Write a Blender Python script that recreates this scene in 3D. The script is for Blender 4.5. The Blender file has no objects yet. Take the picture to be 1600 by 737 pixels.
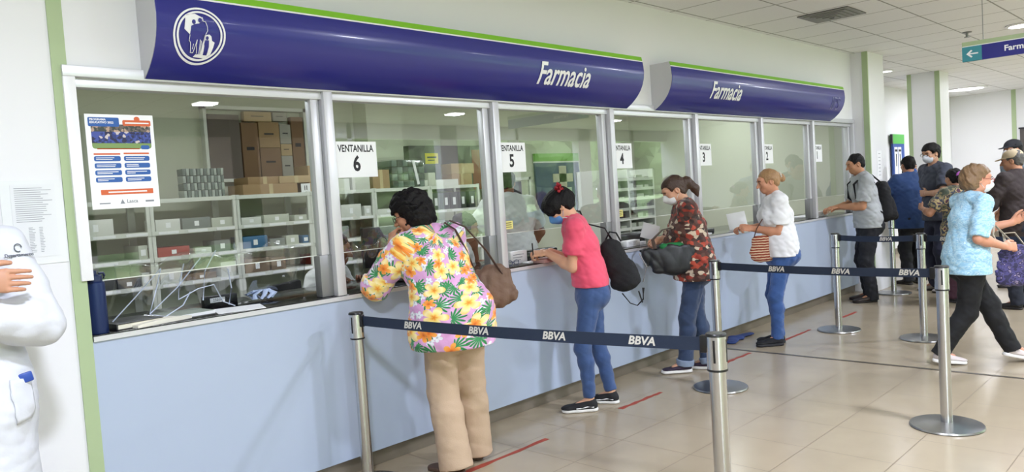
import bpy, bmesh, math, random
import numpy as np
from mathutils import Vector, Matrix

C = bpy.context.scene
COL = C.collection
R = math.radians

# ------------------------------------------------------------------ camera
cam_d = bpy.data.cameras.new('camera'); cam = bpy.data.objects.new('camera', cam_d); COL.objects.link(cam)
cam_d.sensor_width = 36; cam_d.lens = 36 * 1200 / 1600; cam_d.clip_end = 200
yaw, pit, rol = 0.80203, -0.05333, -0.06414
fw = Vector((math.sin(yaw) * math.cos(pit), math.cos(yaw) * math.cos(pit), math.sin(pit)))
rt = Vector((math.cos(yaw), -math.sin(yaw), 0)); up = rt.cross(fw)
r2 = rt * math.cos(rol) + up * math.sin(rol); u2 = -rt * math.sin(rol) + up * math.cos(rol)
cam.matrix_world = Matrix(((r2.x, u2.x, -fw.x, 0), (r2.y, u2.y, -fw.y, -3.6), (r2.z, u2.z, -fw.z, 1.5), (0, 0, 0, 1)))
C.camera = cam

# ------------------------------------------------------------------ light and exposure
C.view_settings.view_transform = 'Standard'; C.view_settings.look = 'None'
C.view_settings.exposure = 0.42; C.view_settings.gamma = 1; C.view_settings.use_curve_mapping = False
try:
    C.cycles.use_denoising = True; C.cycles.denoiser = 'OPENIMAGEDENOISE'
    C.cycles.max_bounces = 9; C.cycles.diffuse_bounces = 4; C.cycles.glossy_bounces = 4; C.cycles.transparent_max_bounces = 16
    C.cycles.caustics_reflective = False; C.cycles.caustics_refractive = False; C.cycles.sample_clamp_indirect = 6
except Exception: pass
w = bpy.data.worlds.new('world'); C.world = w; w.use_nodes = True
bg = w.node_tree.nodes['Background']; bg.inputs[0].default_value = (.80, .88, 1.0, 1); bg.inputs[1].default_value = 8.0

def area(name, loc, sx, sy, power, col=(1, 1, 1), rot=(0, 0, 0)):
    d = bpy.data.lights.new(name, 'AREA'); d.shape = 'RECTANGLE'; d.size = sx; d.size_y = sy; d.energy = power; d.color = col
    o = bpy.data.objects.new(name, d); COL.objects.link(o); o.location = loc; o.rotation_euler = rot; return o
for i, (x, y) in enumerate([(0.5, -2.6), (0.5, -5.6), (4.6, -3.4), (4.6, -6.2), (9.0, -3.4), (9.0, -6.2), (13.6, -3.4), (13.6, -6.2)]):
    area('ceiling_light_beam', (x, y, 2.94), .24, .24, 88, (.80, .84, 1))
for x, y in [(2.2, 1.7), (4.6, 1.7), (7.0, 1.7), (9.2, 1.7)]:
    area('pharmacy_light_beam', (x, y, 2.68), 1.2, .3, 13, (.84, .90, 1))
area('corridor_fill_light', (15.5, -.6, 2.94), 1.2, .6, 60, (.86, .88, 1))  # added fill without a fixture, brightens the far column and walls

for x, y, e_ in [(9.94, -1.83, 14), (12.2, .30, 4), (16.9, .35, 6)]: area('downlight_beam', (x, y, 2.94), .2, .2, e_, (.86, .88, 1))

# ------------------------------------------------------------------ helpers
def lin(c):
    if isinstance(c, str):
        c = c.lstrip('#'); c = [int(c[i:i + 2], 16) / 255 for i in (0, 2, 4)]
        c = [v / 12.92 if v <= .04045 else ((v + .055) / 1.055) ** 2.4 for v in c]
    return (c[0], c[1], c[2], 1)
def mat(name, c, rough=.5, metal=0., spec=.5, bump=0., bscale=60., var=0., vscale=6., coat=0., sheen=0., sss=0., emit=None):
    m = bpy.data.materials.new(name); m.use_nodes = True; nt = m.node_tree; b = nt.nodes['Principled BSDF']
    b.inputs['Base Color'].default_value = lin(c); b.inputs['Roughness'].default_value = rough; b.inputs['Metallic'].default_value = metal
    b.inputs['Specular IOR Level'].default_value = spec
    if coat: b.inputs['Coat Weight'].default_value = coat; b.inputs['Coat Roughness'].default_value = .08
    if sheen: b.inputs['Sheen Weight'].default_value = sheen
    if sss: b.inputs['Subsurface Weight'].default_value = sss; b.inputs['Subsurface Radius'].default_value = (.02, .008, .004); b.inputs['Subsurface Scale'].default_value = .5
    if emit: b.inputs['Emission Color'].default_value = lin(emit[0]); b.inputs['Emission Strength'].default_value = emit[1]
    tc = None
    if bump or var:
        tc = nt.nodes.new('ShaderNodeTexCoord')
    if var:
        n = nt.nodes.new('ShaderNodeTexNoise'); n.inputs['Scale'].default_value = vscale; n.inputs['Detail'].default_value = 4
        nt.links.new(tc.outputs['Object'], n.inputs['Vector'])
        hs = nt.nodes.new('ShaderNodeMix'); hs.data_type = 'RGBA'; hs.inputs[6].default_value = tuple(v * (1 - var) for v in lin(c)[:3]) + (1,)
        hs.inputs[7].default_value = tuple(min(1, v * (1 + var)) for v in lin(c)[:3]) + (1,)
        nt.links.new(n.outputs[0], hs.inputs[0]); nt.links.new(hs.outputs[2], b.inputs['Base Color'])
    if bump:
        n = nt.nodes.new('ShaderNodeTexNoise'); n.inputs['Scale'].default_value = bscale; n.inputs['Detail'].default_value = 3
        nt.links.new(tc.outputs['Object'], n.inputs['Vector']); bp = nt.nodes.new('ShaderNodeBump'); bp.inputs['Strength'].default_value = bump; bp.inputs['Distance'].default_value = .01
        nt.links.new(n.outputs[0], bp.inputs['Height']); nt.links.new(bp.outputs[0], b.inputs['Normal'])
    return m

class G:
    """small node graph writer"""
    def __init__(s, m): s.m = m; s.nt = m.node_tree; s.b = s.nt.nodes['Principled BSDF']
    def n(s, t, **k):
        x = s.nt.nodes.new('ShaderNode' + t)
        for a, b in k.items(): setattr(x, a, b)
        return x
    def l(s, a, b): s.nt.links.new(a, b)
    def math(s, op, a, b=None, c=None):
        x = s.n('Math', operation=op)
        for i, v in enumerate((a, b, c)):
            if v is None: continue
            if isinstance(v, (int, float)): x.inputs[i].default_value = v
            else: s.l(v, x.inputs[i])
        return x.outputs[0]
    def mix(s, f, a, b):
        x = s.n('Mix', data_type='RGBA')
        for i, v in ((0, f), (6, a), (7, b)):
            if isinstance(v, (int, float)): x.inputs[i].default_value = v
            elif isinstance(v, tuple): x.inputs[i].default_value = v
            else: s.l(v, x.inputs[i])
        return x.outputs[2]
    def ramp(s, f, stops, mode='CONSTANT'):
        x = s.n('ValToRGB'); e = x.color_ramp; e.interpolation = mode
        while len(e.elements) < len(stops): e.elements.new(.5)
        for el, (p, c) in zip(e.elements, stops): el.position = p; el.color = lin(c)
        s.l(f, x.inputs[0]); return x.outputs[0]

class MB:
    """collects simple solids; build() links them as ONE mesh object"""
    def __init__(s): s.v = []; s.f = []
    def add(s, vs, fs):
        o = len(s.v); s.v += [tuple(float(q) for q in v) for v in vs]; s.f += [tuple(i + o for i in f) for f in fs]; return s
    def box(s, c, size, M=None):
        hx, hy, hz = [q / 2 for q in size]; vs = []
        for x, y, z in ((-1, -1, -1), (1, -1, -1), (1, 1, -1), (-1, 1, -1), (-1, -1, 1), (1, -1, 1), (1, 1, 1), (-1, 1, 1)):
            v = Vector((x * hx, y * hy, z * hz))
            if M is not None: v = M @ v
            vs.append(v + Vector(c))
        return s.add(vs, [(0, 3, 2, 1), (4, 5, 6, 7), (0, 1, 5, 4), (1, 2, 6, 5), (2, 3, 7, 6), (3, 0, 4, 7)])
    def bb(s, lo, hi): return s.box([(a + b) / 2 for a, b in zip(lo, hi)], [b - a for a, b in zip(lo, hi)])
    def tube(s, pts, r, seg=8, closed=False, r2=None, flat=None):
        P = [Vector(p) for p in pts]; n = len(P); vs = []; fs = []
        ref = Vector((0, 0, 1))
        for i, p in enumerate(P):
            d = (P[min(i + 1, n - 1)] - P[max(i - 1, 0)]).normalized()
            a = d.cross(ref)
            if a.length < .15: a = d.cross(Vector((1, 0, 0)))
            a.normalize(); b = a.cross(d).normalized()
            rr = r if r2 is None else r + (r2 - r) * i / max(n - 1, 1)
            fl = (1, 1) if flat is None else flat
            for k in range(seg):
                t = 2 * math.pi * k / seg; vs.append(p + a * math.cos(t) * rr * fl[0] + b * math.sin(t) * rr * fl[1])
        for i in range(n - 1):
            for k in range(seg):
                k2 = (k + 1) % seg; fs.append((i * seg + k, i * seg + k2, (i + 1) * seg + k2, (i + 1) * seg + k))
        fs.append(tuple(range(seg))[::-1]); fs.append(tuple((n - 1) * seg + k for k in range(seg)))
        return s.add(vs, fs)
    def lathe(s, prof, c=(0, 0, 0), seg=32, sx=1., sy=1.):
        vs = []; fs = []; n = len(prof)
        for r, z in prof:
            for k in range(seg):
                t = 2 * math.pi * k / seg; vs.append((c[0] + r * sx * math.cos(t), c[1] + r * sy * math.sin(t), c[2] + z))
        for i in range(n - 1):
            for k in range(seg):
                k2 = (k + 1) % seg; fs.append((i * seg + k, i * seg + k2, (i + 1) * seg + k2, (i + 1) * seg + k))
        fs.append(tuple(range(seg))[::-1]); fs.append(tuple((n - 1) * seg + k for k in range(seg)))
        return s.add(vs, fs)
    def prism(s, poly, t, M=None, o=(0, 0, 0)):
        """polygon in local xy (as x right, y up) extruded by t towards local z; M maps local axes"""
        n = len(poly); M = Matrix.Identity(3) if M is None else M; o = Vector(o)
        vs = [M @ Vector((x, y, 0)) + o for x, y in poly] + [M @ Vector((x, y, t)) + o for x, y in poly]
        fs = [tuple(range(n))[::-1], tuple(range(n, 2 * n))] + [(i, (i + 1) % n, (i + 1) % n + n, i + n) for i in range(n)]
        return s.add(vs, fs)
    def build(s, name, m, parent=None, at=None, rotz=0., bevel=0., smooth=True, seg=2):
        me = bpy.data.meshes.new(name); at = Vector(at) if at is not None else Vector((0, 0, 0))
        me.from_pydata([tuple(Vector(v) - at) for v in s.v] if at.length else s.v, [], s.f)
        if bevel:
            bm = bmesh.new(); bm.from_mesh(me)
            bmesh.ops.bevel(bm, geom=[e for e in bm.edges if len(e.link_faces) == 2 and e.calc_face_angle(0) > .6], offset=bevel, segments=seg, affect='EDGES', profile=.5, clamp_overlap=True)
            bm.to_mesh(me); bm.free()
        if smooth:
            me.polygons.foreach_set('use_smooth', np.ones(len(me.polygons), bool)); me.set_sharp_from_angle(angle=R(38))
        me.materials.append(m); o = bpy.data.objects.new(name, me); COL.objects.link(o); o.location = at; o.rotation_euler[2] = rotz
        if parent is not None: o.parent = parent
        return o

def ball(name, r, m, parent=None, at=(0, 0, 0), sc=(1, 1, 1), seg=14):
    b = MB(); n = seg // 2; b.lathe([(max(r * math.sin(math.pi * i / n), 1e-4), -r * math.cos(math.pi * i / n)) for i in range(n + 1)], seg=seg)
    b.v = [(x * sc[0], y * sc[1], z * sc[2]) for x, y, z in b.v]
    o = b.build(name, m, parent); o.location = at; return o
def tag(o, label=None, cat=None, group=None, kind=None):
    if label: o['label'] = label
    if cat: o['category'] = cat
    if group: o['group'] = group
    if kind: o['kind'] = kind
    return o
def thing(name, label, cat, loc=(0, 0, 0), rotz=0., group=None):
    o = bpy.data.objects.new(name, None); COL.objects.link(o); o.location = loc; o.rotation_euler[2] = rotz; o.empty_display_size = .1
    return tag(o, label, cat, group)
def struct(o): o['kind'] = 'structure'; return o
_tc = [0]
def text_mesh(body, size, depth=.001, bold=0., shear=0., sx=1., align='CENTER', spacing=1.):
    cu = bpy.data.curves.new('t', 'FONT'); cu.body = body; cu.size = size; cu.extrude = depth; cu.offset = bold; cu.shear = shear; cu.align_x = align; cu.align_y = 'CENTER'; cu.space_character = spacing
    cu.resolution_u = 3
    o = bpy.data.objects.new('t', cu); me = bpy.data.meshes.new_from_object(o); bpy.data.objects.remove(o); bpy.data.curves.remove(cu)
    if sx != 1.: me.transform(Matrix.Diagonal((sx, 1, 1, 1)))
    return me
def text(name, body, size, m, parent, M, o, warp=None, **k):
    """lettering; M maps local (right, up, out) to the parent's axes"""
    me = text_mesh(body, size, **k)
    if warp:
        bm = bmesh.new(); bm.from_mesh(me)
        for i in range(-9, 10):
            bmesh.ops.bisect_plane(bm, geom=bm.verts[:] + bm.edges[:] + bm.faces[:], plane_co=(0, i * .02, 0), plane_no=(0, 1, 0))
        bm.to_mesh(me); bm.free()
    me.transform(M.to_4x4() if isinstance(M, Matrix) else M); me.transform(Matrix.Translation(Vector(o)))
    if warp:
        for v in me.vertices: v.co = warp(v.co)
    me.name = name; me.materials.clear(); me.materials.append(m); ob = bpy.data.objects.new(name, me); COL.objects.link(ob)
    if parent is not None: ob.parent = parent
    return ob
FRONT = Matrix(((1, 0, 0), (0, 0, -1), (0, 1, 0)))          # right = +x, up = +z, out = -y
def copy_tree(o, parent=None):
    c = o.copy(); COL.objects.link(c)
    if parent is not None: c.parent = parent; c.matrix_parent_inverse = o.matrix_parent_inverse
    for ch in list(o.children): copy_tree(ch, c)
    return c

# ------------------------------------------------------------------ materials
M_WALL = mat('wall_paint', '#e6e6e8', .6, var=.02, vscale=1.5)
M_WALLR = mat('pharmacy_wall_paint', '#ccd0bc', .65, var=.03, vscale=1.2)
M_GREEN = mat('green_trim_paint', '#a9bb92', .5, var=.03)
M_PANEL = mat('counter_laminate', '#b0bdd2', .38, var=.02, vscale=2.)
M_ALU = mat('pale_aluminium', '#d8d9dc', .38, .35)
M_ALUD = mat('grey_aluminium', '#8f9090', .4, .5)
M_ALUW = mat('white_aluminium', '#eeeef0', .4, .05)
M_BLACK = mat('black_stone', '#141417', .14, spec=.6, var=.3, vscale=40)
M_KICK = mat('kick_plate', '#837a6c', .4, .3, var=.15, vscale=8)
M_CHROME = mat('brushed_steel', '#c4c4c4', .22, 1., bump=.03, bscale=30)
M_STEEL = mat('steel_base', '#a8a8a6', .3, 1.)
M_BLK = mat('black_plastic', '#111113', .35)
M_BLKF = mat('black_fabric', '#101114', .85, bump=.25, bscale=150)
M_BELT = mat('navy_belt', '#16243a', .7, bump=.15, bscale=300)
M_WHITE = mat('white_print', '#f2f2f2', .5)
M_PAPER = mat('paper', '#f3f4f5', .6)
M_INK = mat('ink', '#17171b', .6)
M_GREYINK = mat('grey_ink', '#8a8d94', .6)
M_BLUE = mat('sign_blue', '#272a82', .28, spec=.5, coat=.2)
M_LIME = mat('sign_green', '#7fbf2d', .35)
M_SILV = mat('sign_silver', '#c9c9cc', .35, .3)
M_LETTER = mat('silver_letter', '#c9c6bd', .5)
M_CARD = mat('cardboard', '#a78a66', .8, var=.12, vscale=5)
M_CARD2 = mat('pale_cardboard', '#bda47e', .8, var=.12, vscale=5)
M_SHELF = mat('shelf_metal', '#dcdfd6', .45, .1)
M_SHELFD = mat('shelf_shade_grey', '#aeb4b2', .5, .1)
M_FAUCET = mat('mouth_red', '#8a2f2c', .5)
M_EYE = mat('dark_eye', '#1c1310', .15)
M_BROW = mat('eyebrow_hair', '#2a1d16', .8)
def glass_mat(name, tint, ior, rough=0., trans=None):
    m = bpy.data.materials.new(name); m.use_nodes = True; nt = m.node_tree; nt.nodes.clear()
    out = nt.nodes.new('ShaderNodeOutputMaterial'); mx = nt.nodes.new('ShaderNodeMixShader'); fr = nt.nodes.new('ShaderNodeFresnel'); fr.inputs[0].default_value = ior
    t = nt.nodes.new('ShaderNodeBsdfTransparent'); t.inputs[0].default_value = (*tint, 1); g = nt.nodes.new('ShaderNodeBsdfGlossy'); g.inputs['Roughness'].default_value = rough
    geo = nt.nodes.new('ShaderNodeNewGeometry'); inv = nt.nodes.new('ShaderNodeMath'); inv.operation = 'SUBTRACT'; inv.inputs[0].default_value = 1
    mu = nt.nodes.new('ShaderNodeMath'); mu.operation = 'MULTIPLY'
    nt.links.new(geo.outputs['Backfacing'], inv.inputs[1]); nt.links.new(inv.outputs[0], mu.inputs[0]); nt.links.new(fr.outputs[0], mu.inputs[1])
    nt.links.new(mu.outputs[0], mx.inputs[0]); nt.links.new(t.outputs[0], mx.inputs[1]); nt.links.new(g.outputs[0], mx.inputs[2]); nt.links.new(mx.outputs[0], out.inputs[0])
    return m
M_GLASS = glass_mat('window_glass', (.955, .975, .95), 2.2)
M_FILM = glass_mat('clear_film', (.95, .96, .97), 2.5, .12)
# ------------------------------------------------------------------ figures: implicit surfaces polygonised with numpy
def v3(*a): return np.array(a if len(a) == 3 else a[0], dtype=float)
def unit(v):
    v = np.asarray(v, float); n = np.linalg.norm(v)
    return v / n if n > 1e-9 else v
def rotm(axis, deg):
    return np.array(Matrix.Rotation(R(deg), 3, axis))

class Field:
    """signed distance field on a rectilinear grid with finer bands"""
    def __init__(s, lo, hi, h, bands=()):
        s.ax = []
        for k in range(3):
            out = [lo[k]]
            bs = [(b[0][k], b[1][k], b[2]) for b in bands]
            while out[-1] < hi[k]:
                p = out[-1]; st = h
                for a, b, hh in bs:
                    if a - h <= p <= b: st = min(st, hh)
                out.append(p + st)
            s.ax.append(np.array(out, dtype=np.float32))
        s.d = np.full([len(a) for a in s.ax], .3, dtype=np.float32)
    def _sl(s, lo, hi):
        sl = []
        for k in range(3):
            a = int(np.searchsorted(s.ax[k], lo[k])); b = int(np.searchsorted(s.ax[k], hi[k]))
            if b - a < 1: return None
            sl.append(slice(max(a - 1, 0), b + 1))
        return tuple(sl)
    def grid(s, sl):
        return (s.ax[0][sl[0]][:, None, None], s.ax[1][sl[1]][None, :, None], s.ax[2][sl[2]][None, None, :])
    def put(s, lo, hi, fn, k=.02, op='u', m=.05):
        m = m + k
        sl = s._sl(np.asarray(lo) - m, np.asarray(hi) + m)
        if sl is None: return s
        b = fn(*s.grid(sl)); a = s.d[sl]
        if op == 's': b = -b
        if op == 'u':
            q = np.maximum(k - np.abs(a - b), 0); r = np.minimum(a, b) - q * q / (4 * k)
        else:
            q = np.maximum(k - np.abs(a - b), 0); r = np.maximum(a, b) + q * q / (4 * k)
        s.d[sl] = r
        return s
    def cone(s, p, q, r1, r2, k=.02, op='u'):
        p = v3(p); q = v3(q); ba = q - p; L2 = max(float(ba @ ba), 1e-9); r = max(r1, r2)
        def fn(X, Y, Z):
            x = X - p[0]; y = Y - p[1]; z = Z - p[2]
            t = np.clip((x * ba[0] + y * ba[1] + z * ba[2]) / L2, 0, 1)
            return np.sqrt((x - t * ba[0]) ** 2 + (y - t * ba[1]) ** 2 + (z - t * ba[2]) ** 2) - (r1 + (r2 - r1) * t)
        return s.put(np.minimum(p, q) - r, np.maximum(p, q) + r, fn, k, op)
    def chain(s, segs, cutp, cutn, k=.02, kk=.015, ncut=2):
        """joined cones ending in a square cut"""
        P = np.array([x for g_ in segs for x in g_[:2]]); r = max(max(g_[2:4]) for g_ in segs); cutn = unit(cutn)
        def fn(X, Y, Z):
            d = None; cut = (X - cutp[0]) * cutn[0] + (Y - cutp[1]) * cutn[1] + (Z - cutp[2]) * cutn[2]
            for j, (p, q, r1, r2) in enumerate(segs):
                ba = q - p; L2 = max(float(ba @ ba), 1e-9); x = X - p[0]; y = Y - p[1]; z = Z - p[2]
                t = np.clip((x * ba[0] + y * ba[1] + z * ba[2]) / L2, 0, 1)
                e = np.sqrt((x - t * ba[0]) ** 2 + (y - t * ba[1]) ** 2 + (z - t * ba[2]) ** 2) - (r1 + (r2 - r1) * t)
                if len(segs) - 1 - j < ncut: e = np.maximum(e, cut)
                if d is None: d = e
                else: h_ = np.maximum(kk - np.abs(d - e), 0); d = np.minimum(d, e) - h_ * h_ / (4 * kk)
            return d
        return s.put(P.min(0) - r, P.max(0) + r, fn, k)
    def econe(s, p, q, ab1, ab2, side, k=.03, op='u', cap=None):
        """tapering limb of elliptic section: a along side, b across"""
        p = v3(p); q = v3(q); ba = q - p; L = max(np.linalg.norm(ba), 1e-6); w = ba / L
        u = unit(v3(side) - w * (v3(side) @ w)); v = np.cross(w, u); r = max(ab1 + ab2)
        def fn(X, Y, Z):
            x = X - p[0]; y = Y - p[1]; z = Z - p[2]
            tw = x * w[0] + y * w[1] + z * w[2]; t = np.clip(tw / L, 0, 1)
            a = ab1[0] + (ab2[0] - ab1[0]) * t; b = ab1[1] + (ab2[1] - ab1[1]) * t
            mm = np.minimum(a, b); e = tw - t * L; c = mm if cap is None else cap
            qu = x * u[0] + y * u[1] + z * u[2]; qv = x * v[0] + y * v[1] + z * v[2]
            return (np.sqrt((qu / a) ** 2 + (qv / b) ** 2 + (e / c) ** 2) - 1) * mm
        return s.put(np.minimum(p, q) - r, np.maximum(p, q) + r, fn, k, op)
    def ell(s, c, rad, M=None, k=.02, op='u'):
        c = v3(c); M = np.eye(3) if M is None else M; r = max(rad)
        def fn(X, Y, Z):
            x = X - c[0]; y = Y - c[1]; z = Z - c[2]
            l = [x * M[0][i] + y * M[1][i] + z * M[2][i] for i in range(3)]
            k0 = np.sqrt(sum((l[i] / rad[i]) ** 2 for i in range(3)))
            k1 = np.sqrt(sum((l[i] / rad[i] ** 2) ** 2 for i in range(3))) + 1e-6
            return k0 * (k0 - 1) / k1
        return s.put(c - r, c + r, fn, k, op)
    def box(s, c, half, M=None, rnd=.01, k=.01, op='u'):
        c = v3(c); M = np.eye(3) if M is None else M; r = float(np.linalg.norm(half))
        def fn(X, Y, Z):
            x = X - c[0]; y = Y - c[1]; z = Z - c[2]
            l = [np.abs(x * M[0][i] + y * M[1][i] + z * M[2][i]) - (half[i] - rnd) for i in range(3)]
            o = np.sqrt(sum(np.maximum(q, 0) ** 2 for q in l)); inn = np.minimum(np.maximum(np.maximum(l[0], l[1]), l[2]), 0)
            return o + inn - rnd
        return s.put(c - r, c + r, fn, k, op)
    def plane(s, p, n, k=.004):
        """keep the side opposite to n"""
        p = v3(p); n = unit(n); X, Y, Z = s.ax[0][:, None, None], s.ax[1][None, :, None], s.ax[2][None, None, :]
        b = (X - p[0]) * n[0] + (Y - p[1]) * n[1] + (Z - p[2]) * n[2]
        q = np.maximum(k - np.abs(s.d - b), 0); s.d = np.maximum(s.d, b) + q * q / (4 * k)
        return s
    def noise(s, amp, f, seed=0, stretch=(1, 1, 1), ridge=False, lo=None, hi=None):
        rng = random.Random(seed); X, Y, Z = s.ax[0][:, None, None], s.ax[1][None, :, None], s.ax[2][None, None, :]
        n = 0
        for o in range(5):
            kx, ky, kz = [rng.uniform(-1, 1) * f * stretch[i] * (1 + .45 * o) for i in range(3)]
            ph = rng.uniform(0, 6.28); ph2 = rng.uniform(0, 6.28)
            w = np.sin(kx * X + ky * Y + kz * Z + ph + 1.3 * np.sin(ky * .6 * X - kx * .6 * Y + kz * .45 * Z + ph2))
            n = n + (1 - 2 * np.abs(w) if ridge else w) / (1 + .5 * o)
        n = n * (amp / 2.2)
        if lo is not None:
            zz = Z; n = n * np.clip((zz - lo) / .1, 0, 1) * np.clip((hi - zz) / .1, 0, 1)
        s.d = s.d + n
        return s
    def mesh(s, name):
        d = s.d; ax = s.ax; ins = d < 0
        ins[0] = ins[-1] = False; ins[:, 0] = ins[:, -1] = False; ins[:, :, 0] = ins[:, :, -1] = False
        sh = tuple(n - 1 for n in d.shape)
        cnt = np.zeros(sh, np.int8)
        cor = [(i, j, k) for i in (0, 1) for j in (0, 1) for k in (0, 1)]
        for i, j, k in cor: cnt += ins[i:sh[0] + i, j:sh[1] + j, k:sh[2] + k]
        act = (cnt > 0) & (cnt < 8)
        idx = np.full(sh, -1, np.int32); n = int(act.sum()); idx[act] = np.arange(n)
        I, J, K = np.nonzero(act)
        val = np.stack([np.where(ins[I + i, J + j, K + k], np.minimum(d[I + i, J + j, K + k], -1e-6), np.maximum(d[I + i, J + j, K + k], 1e-6)) for i, j, k in cor], 1)
        pos = np.stack([np.stack([ax[0][I + i], ax[1][J + j], ax[2][K + k]], 1) for i, j, k in cor], 1)
        acc = np.zeros((n, 3)); c = np.zeros(n)
        for a in range(8):
            for b in range(a + 1, 8):
                if bin(a ^ b).count('1') != 1: continue
                m = (val[:, a] < 0) != (val[:, b] < 0)
                t = np.where(m, val[:, a] / (val[:, a] - val[:, b] + 1e-12), 0)
                acc += np.where(m[:, None], pos[:, a] + t[:, None] * (pos[:, b] - pos[:, a]), 0); c += m
        V = acc / np.maximum(c, 1)[:, None]
        quads = []
        for a in range(3):
            b, cc = (a + 1) % 3, (a + 2) % 3
            A = np.moveaxis(ins, (a, b, cc), (0, 1, 2)); ID = np.moveaxis(idx, (a, b, cc), (0, 1, 2))
            e0 = A[:-1, 1:-1, 1:-1]; e1 = A[1:, 1:-1, 1:-1]
            x, y, z = np.nonzero(e0 != e1); fl = e0[x, y, z]; y = y + 1; z = z + 1
            q = np.stack([ID[x, y - 1, z - 1], ID[x, y, z - 1], ID[x, y, z], ID[x, y - 1, z]], 1)
            q[~fl] = q[~fl][:, ::-1]; quads.append(q)
        Q = np.concatenate(quads)
        Q = Q[(Q >= 0).all(1)]
        me = bpy.data.meshes.new(name)
        me.vertices.add(len(V)); me.vertices.foreach_set('co', V.astype(np.float32).ravel())
        me.loops.add(Q.size); me.loops.foreach_set('vertex_index', Q.astype(np.int32).ravel())
        me.polygons.add(len(Q)); me.polygons.foreach_set('loop_start', np.arange(0, Q.size, 4, dtype=np.int32))
        me.polygons.foreach_set('use_smooth', np.ones(len(Q), bool))
        me.update(calc_edges=True); me.validate()
        return me

def cyl_uv(me, c=(0, 0), rad=.16, arms=()):
    """wrap coordinates round the body axis, and round each arm, in metres"""
    n = len(me.vertices); co = np.empty(n * 3, np.float32); me.vertices.foreach_get('co', co); co = co.reshape(-1, 3)
    vi = np.empty(len(me.loops), np.int32); me.loops.foreach_get('vertex_index', vi); vi = vi.reshape(-1, 4)
    rho = np.hypot(co[:, 0] - c[0], co[:, 1] - c[1])
    T = [(np.arctan2(co[:, 0] - c[0], -(co[:, 1] - c[1])), co[:, 2] - .85 * rho, rad)]
    cen = co[vi].mean(1); which = np.zeros(len(vi), int)
    for j, (p, q, off) in enumerate(arms):
        w = unit(q - p); L = np.linalg.norm(q - p); sd = unit(np.cross(w, v3(.3, 1, .2))); ot = np.cross(w, sd); r = co - p
        T.append((np.arctan2(r @ sd, r @ ot), off + r @ w, .075))
        rc = cen - p; t = rc @ w; dist = np.linalg.norm(rc - t[:, None] * w, axis=1); which[(t > .04) & (t < L + .06) & (dist < .094)] = j + 1
    uv = np.zeros((len(vi), 4, 2))
    for j, (th, v, rd) in enumerate(T):
        m = which == j; u = th[vi[m]] * rd; jump = (u.max(1) - u.min(1)) > rd * 3; u[jump] = np.where(u[jump] < 0, u[jump] + 2 * math.pi * rd, u[jump])
        uv[m, :, 0] = u + .37 * j; uv[m, :, 1] = v[vi[m]]
    lay = me.uv_layers.new(name='UVMap'); lay.data.foreach_set('uv', uv.reshape(-1).astype(np.float32))

def ik(a, target, l1, l2, pole):
    """middle and end joint of a two-bone chain from a to target, bending towards pole"""
    d = target - a; L = np.linalg.norm(d); L2 = min(max(L, abs(l1 - l2) + .01), l1 + l2 - .002); w = unit(d)
    x = (l1 * l1 - l2 * l2 + L2 * L2) / (2 * L2); h = math.sqrt(max(l1 * l1 - x * x, 1e-8))
    p = v3(pole) - w * (v3(pole) @ w)
    return a + w * x + unit(p) * h, a + w * L2

def hand(F, w, D, N, side, s=1.0, curl=(25, 30, 20), spread=.0, thumb=1, grip=0):
    """palm, four fingers and a thumb; D towards the fingers, N out of the palm, side = thumb side (+1/-1 of N x D)"""
    D = unit(D); N = unit(v3(N) - D * (v3(N) @ D)); S = np.cross(N, D) * side
    P = lambda a, b, c: w + (D * a + S * b + N * c) * s
    F.econe(P(-.02, 0, 0), P(.03, 0, 0), (.027 * s, .020 * s), (.034 * s, .016 * s), S, k=.01)
    F.econe(P(.03, 0, 0), P(.078, 0, 0), (.036 * s, .0145 * s), (.039 * s, .012 * s), S, k=.008)
    for i, (off, ln) in enumerate(((.029, .070), (.010, .077), (-.010, .071), (-.029, .056))):
        p = P(.082, off, 0); ang = 0; r = .0088 * s
        for j, fr in enumerate((.44, .31, .25)):
            ang += curl[j] * (1 + .10 * i); a = R(ang)
            d = D * math.cos(a) + N * math.sin(a) + S * (off * spread * 8)
            q = p + unit(d) * ln * fr * s
            F.cone(p, q, r, r * .88, k=.002 if j else .004); p = q; r *= .88
    a = P(.012, .024, .004); b = a + unit(D * .62 + S * (.62 - .4 * grip) + N * (.35 + .4 * grip)) * .042 * s
    c = b + unit(D * .85 + S * (.2 - .3 * grip) + N * (.2 + .3 * grip)) * .030 * s; e = c + unit(D * .9 + S * (-.0 - .3 * grip) + N * .25) * .022 * s
    F.cone(a, b, .015 * s, .0108 * s, k=.012); F.cone(b, c, .0105 * s, .0095 * s, k=.003); F.cone(c, e, .0095 * s, .0075 * s, k=.003)

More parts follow.
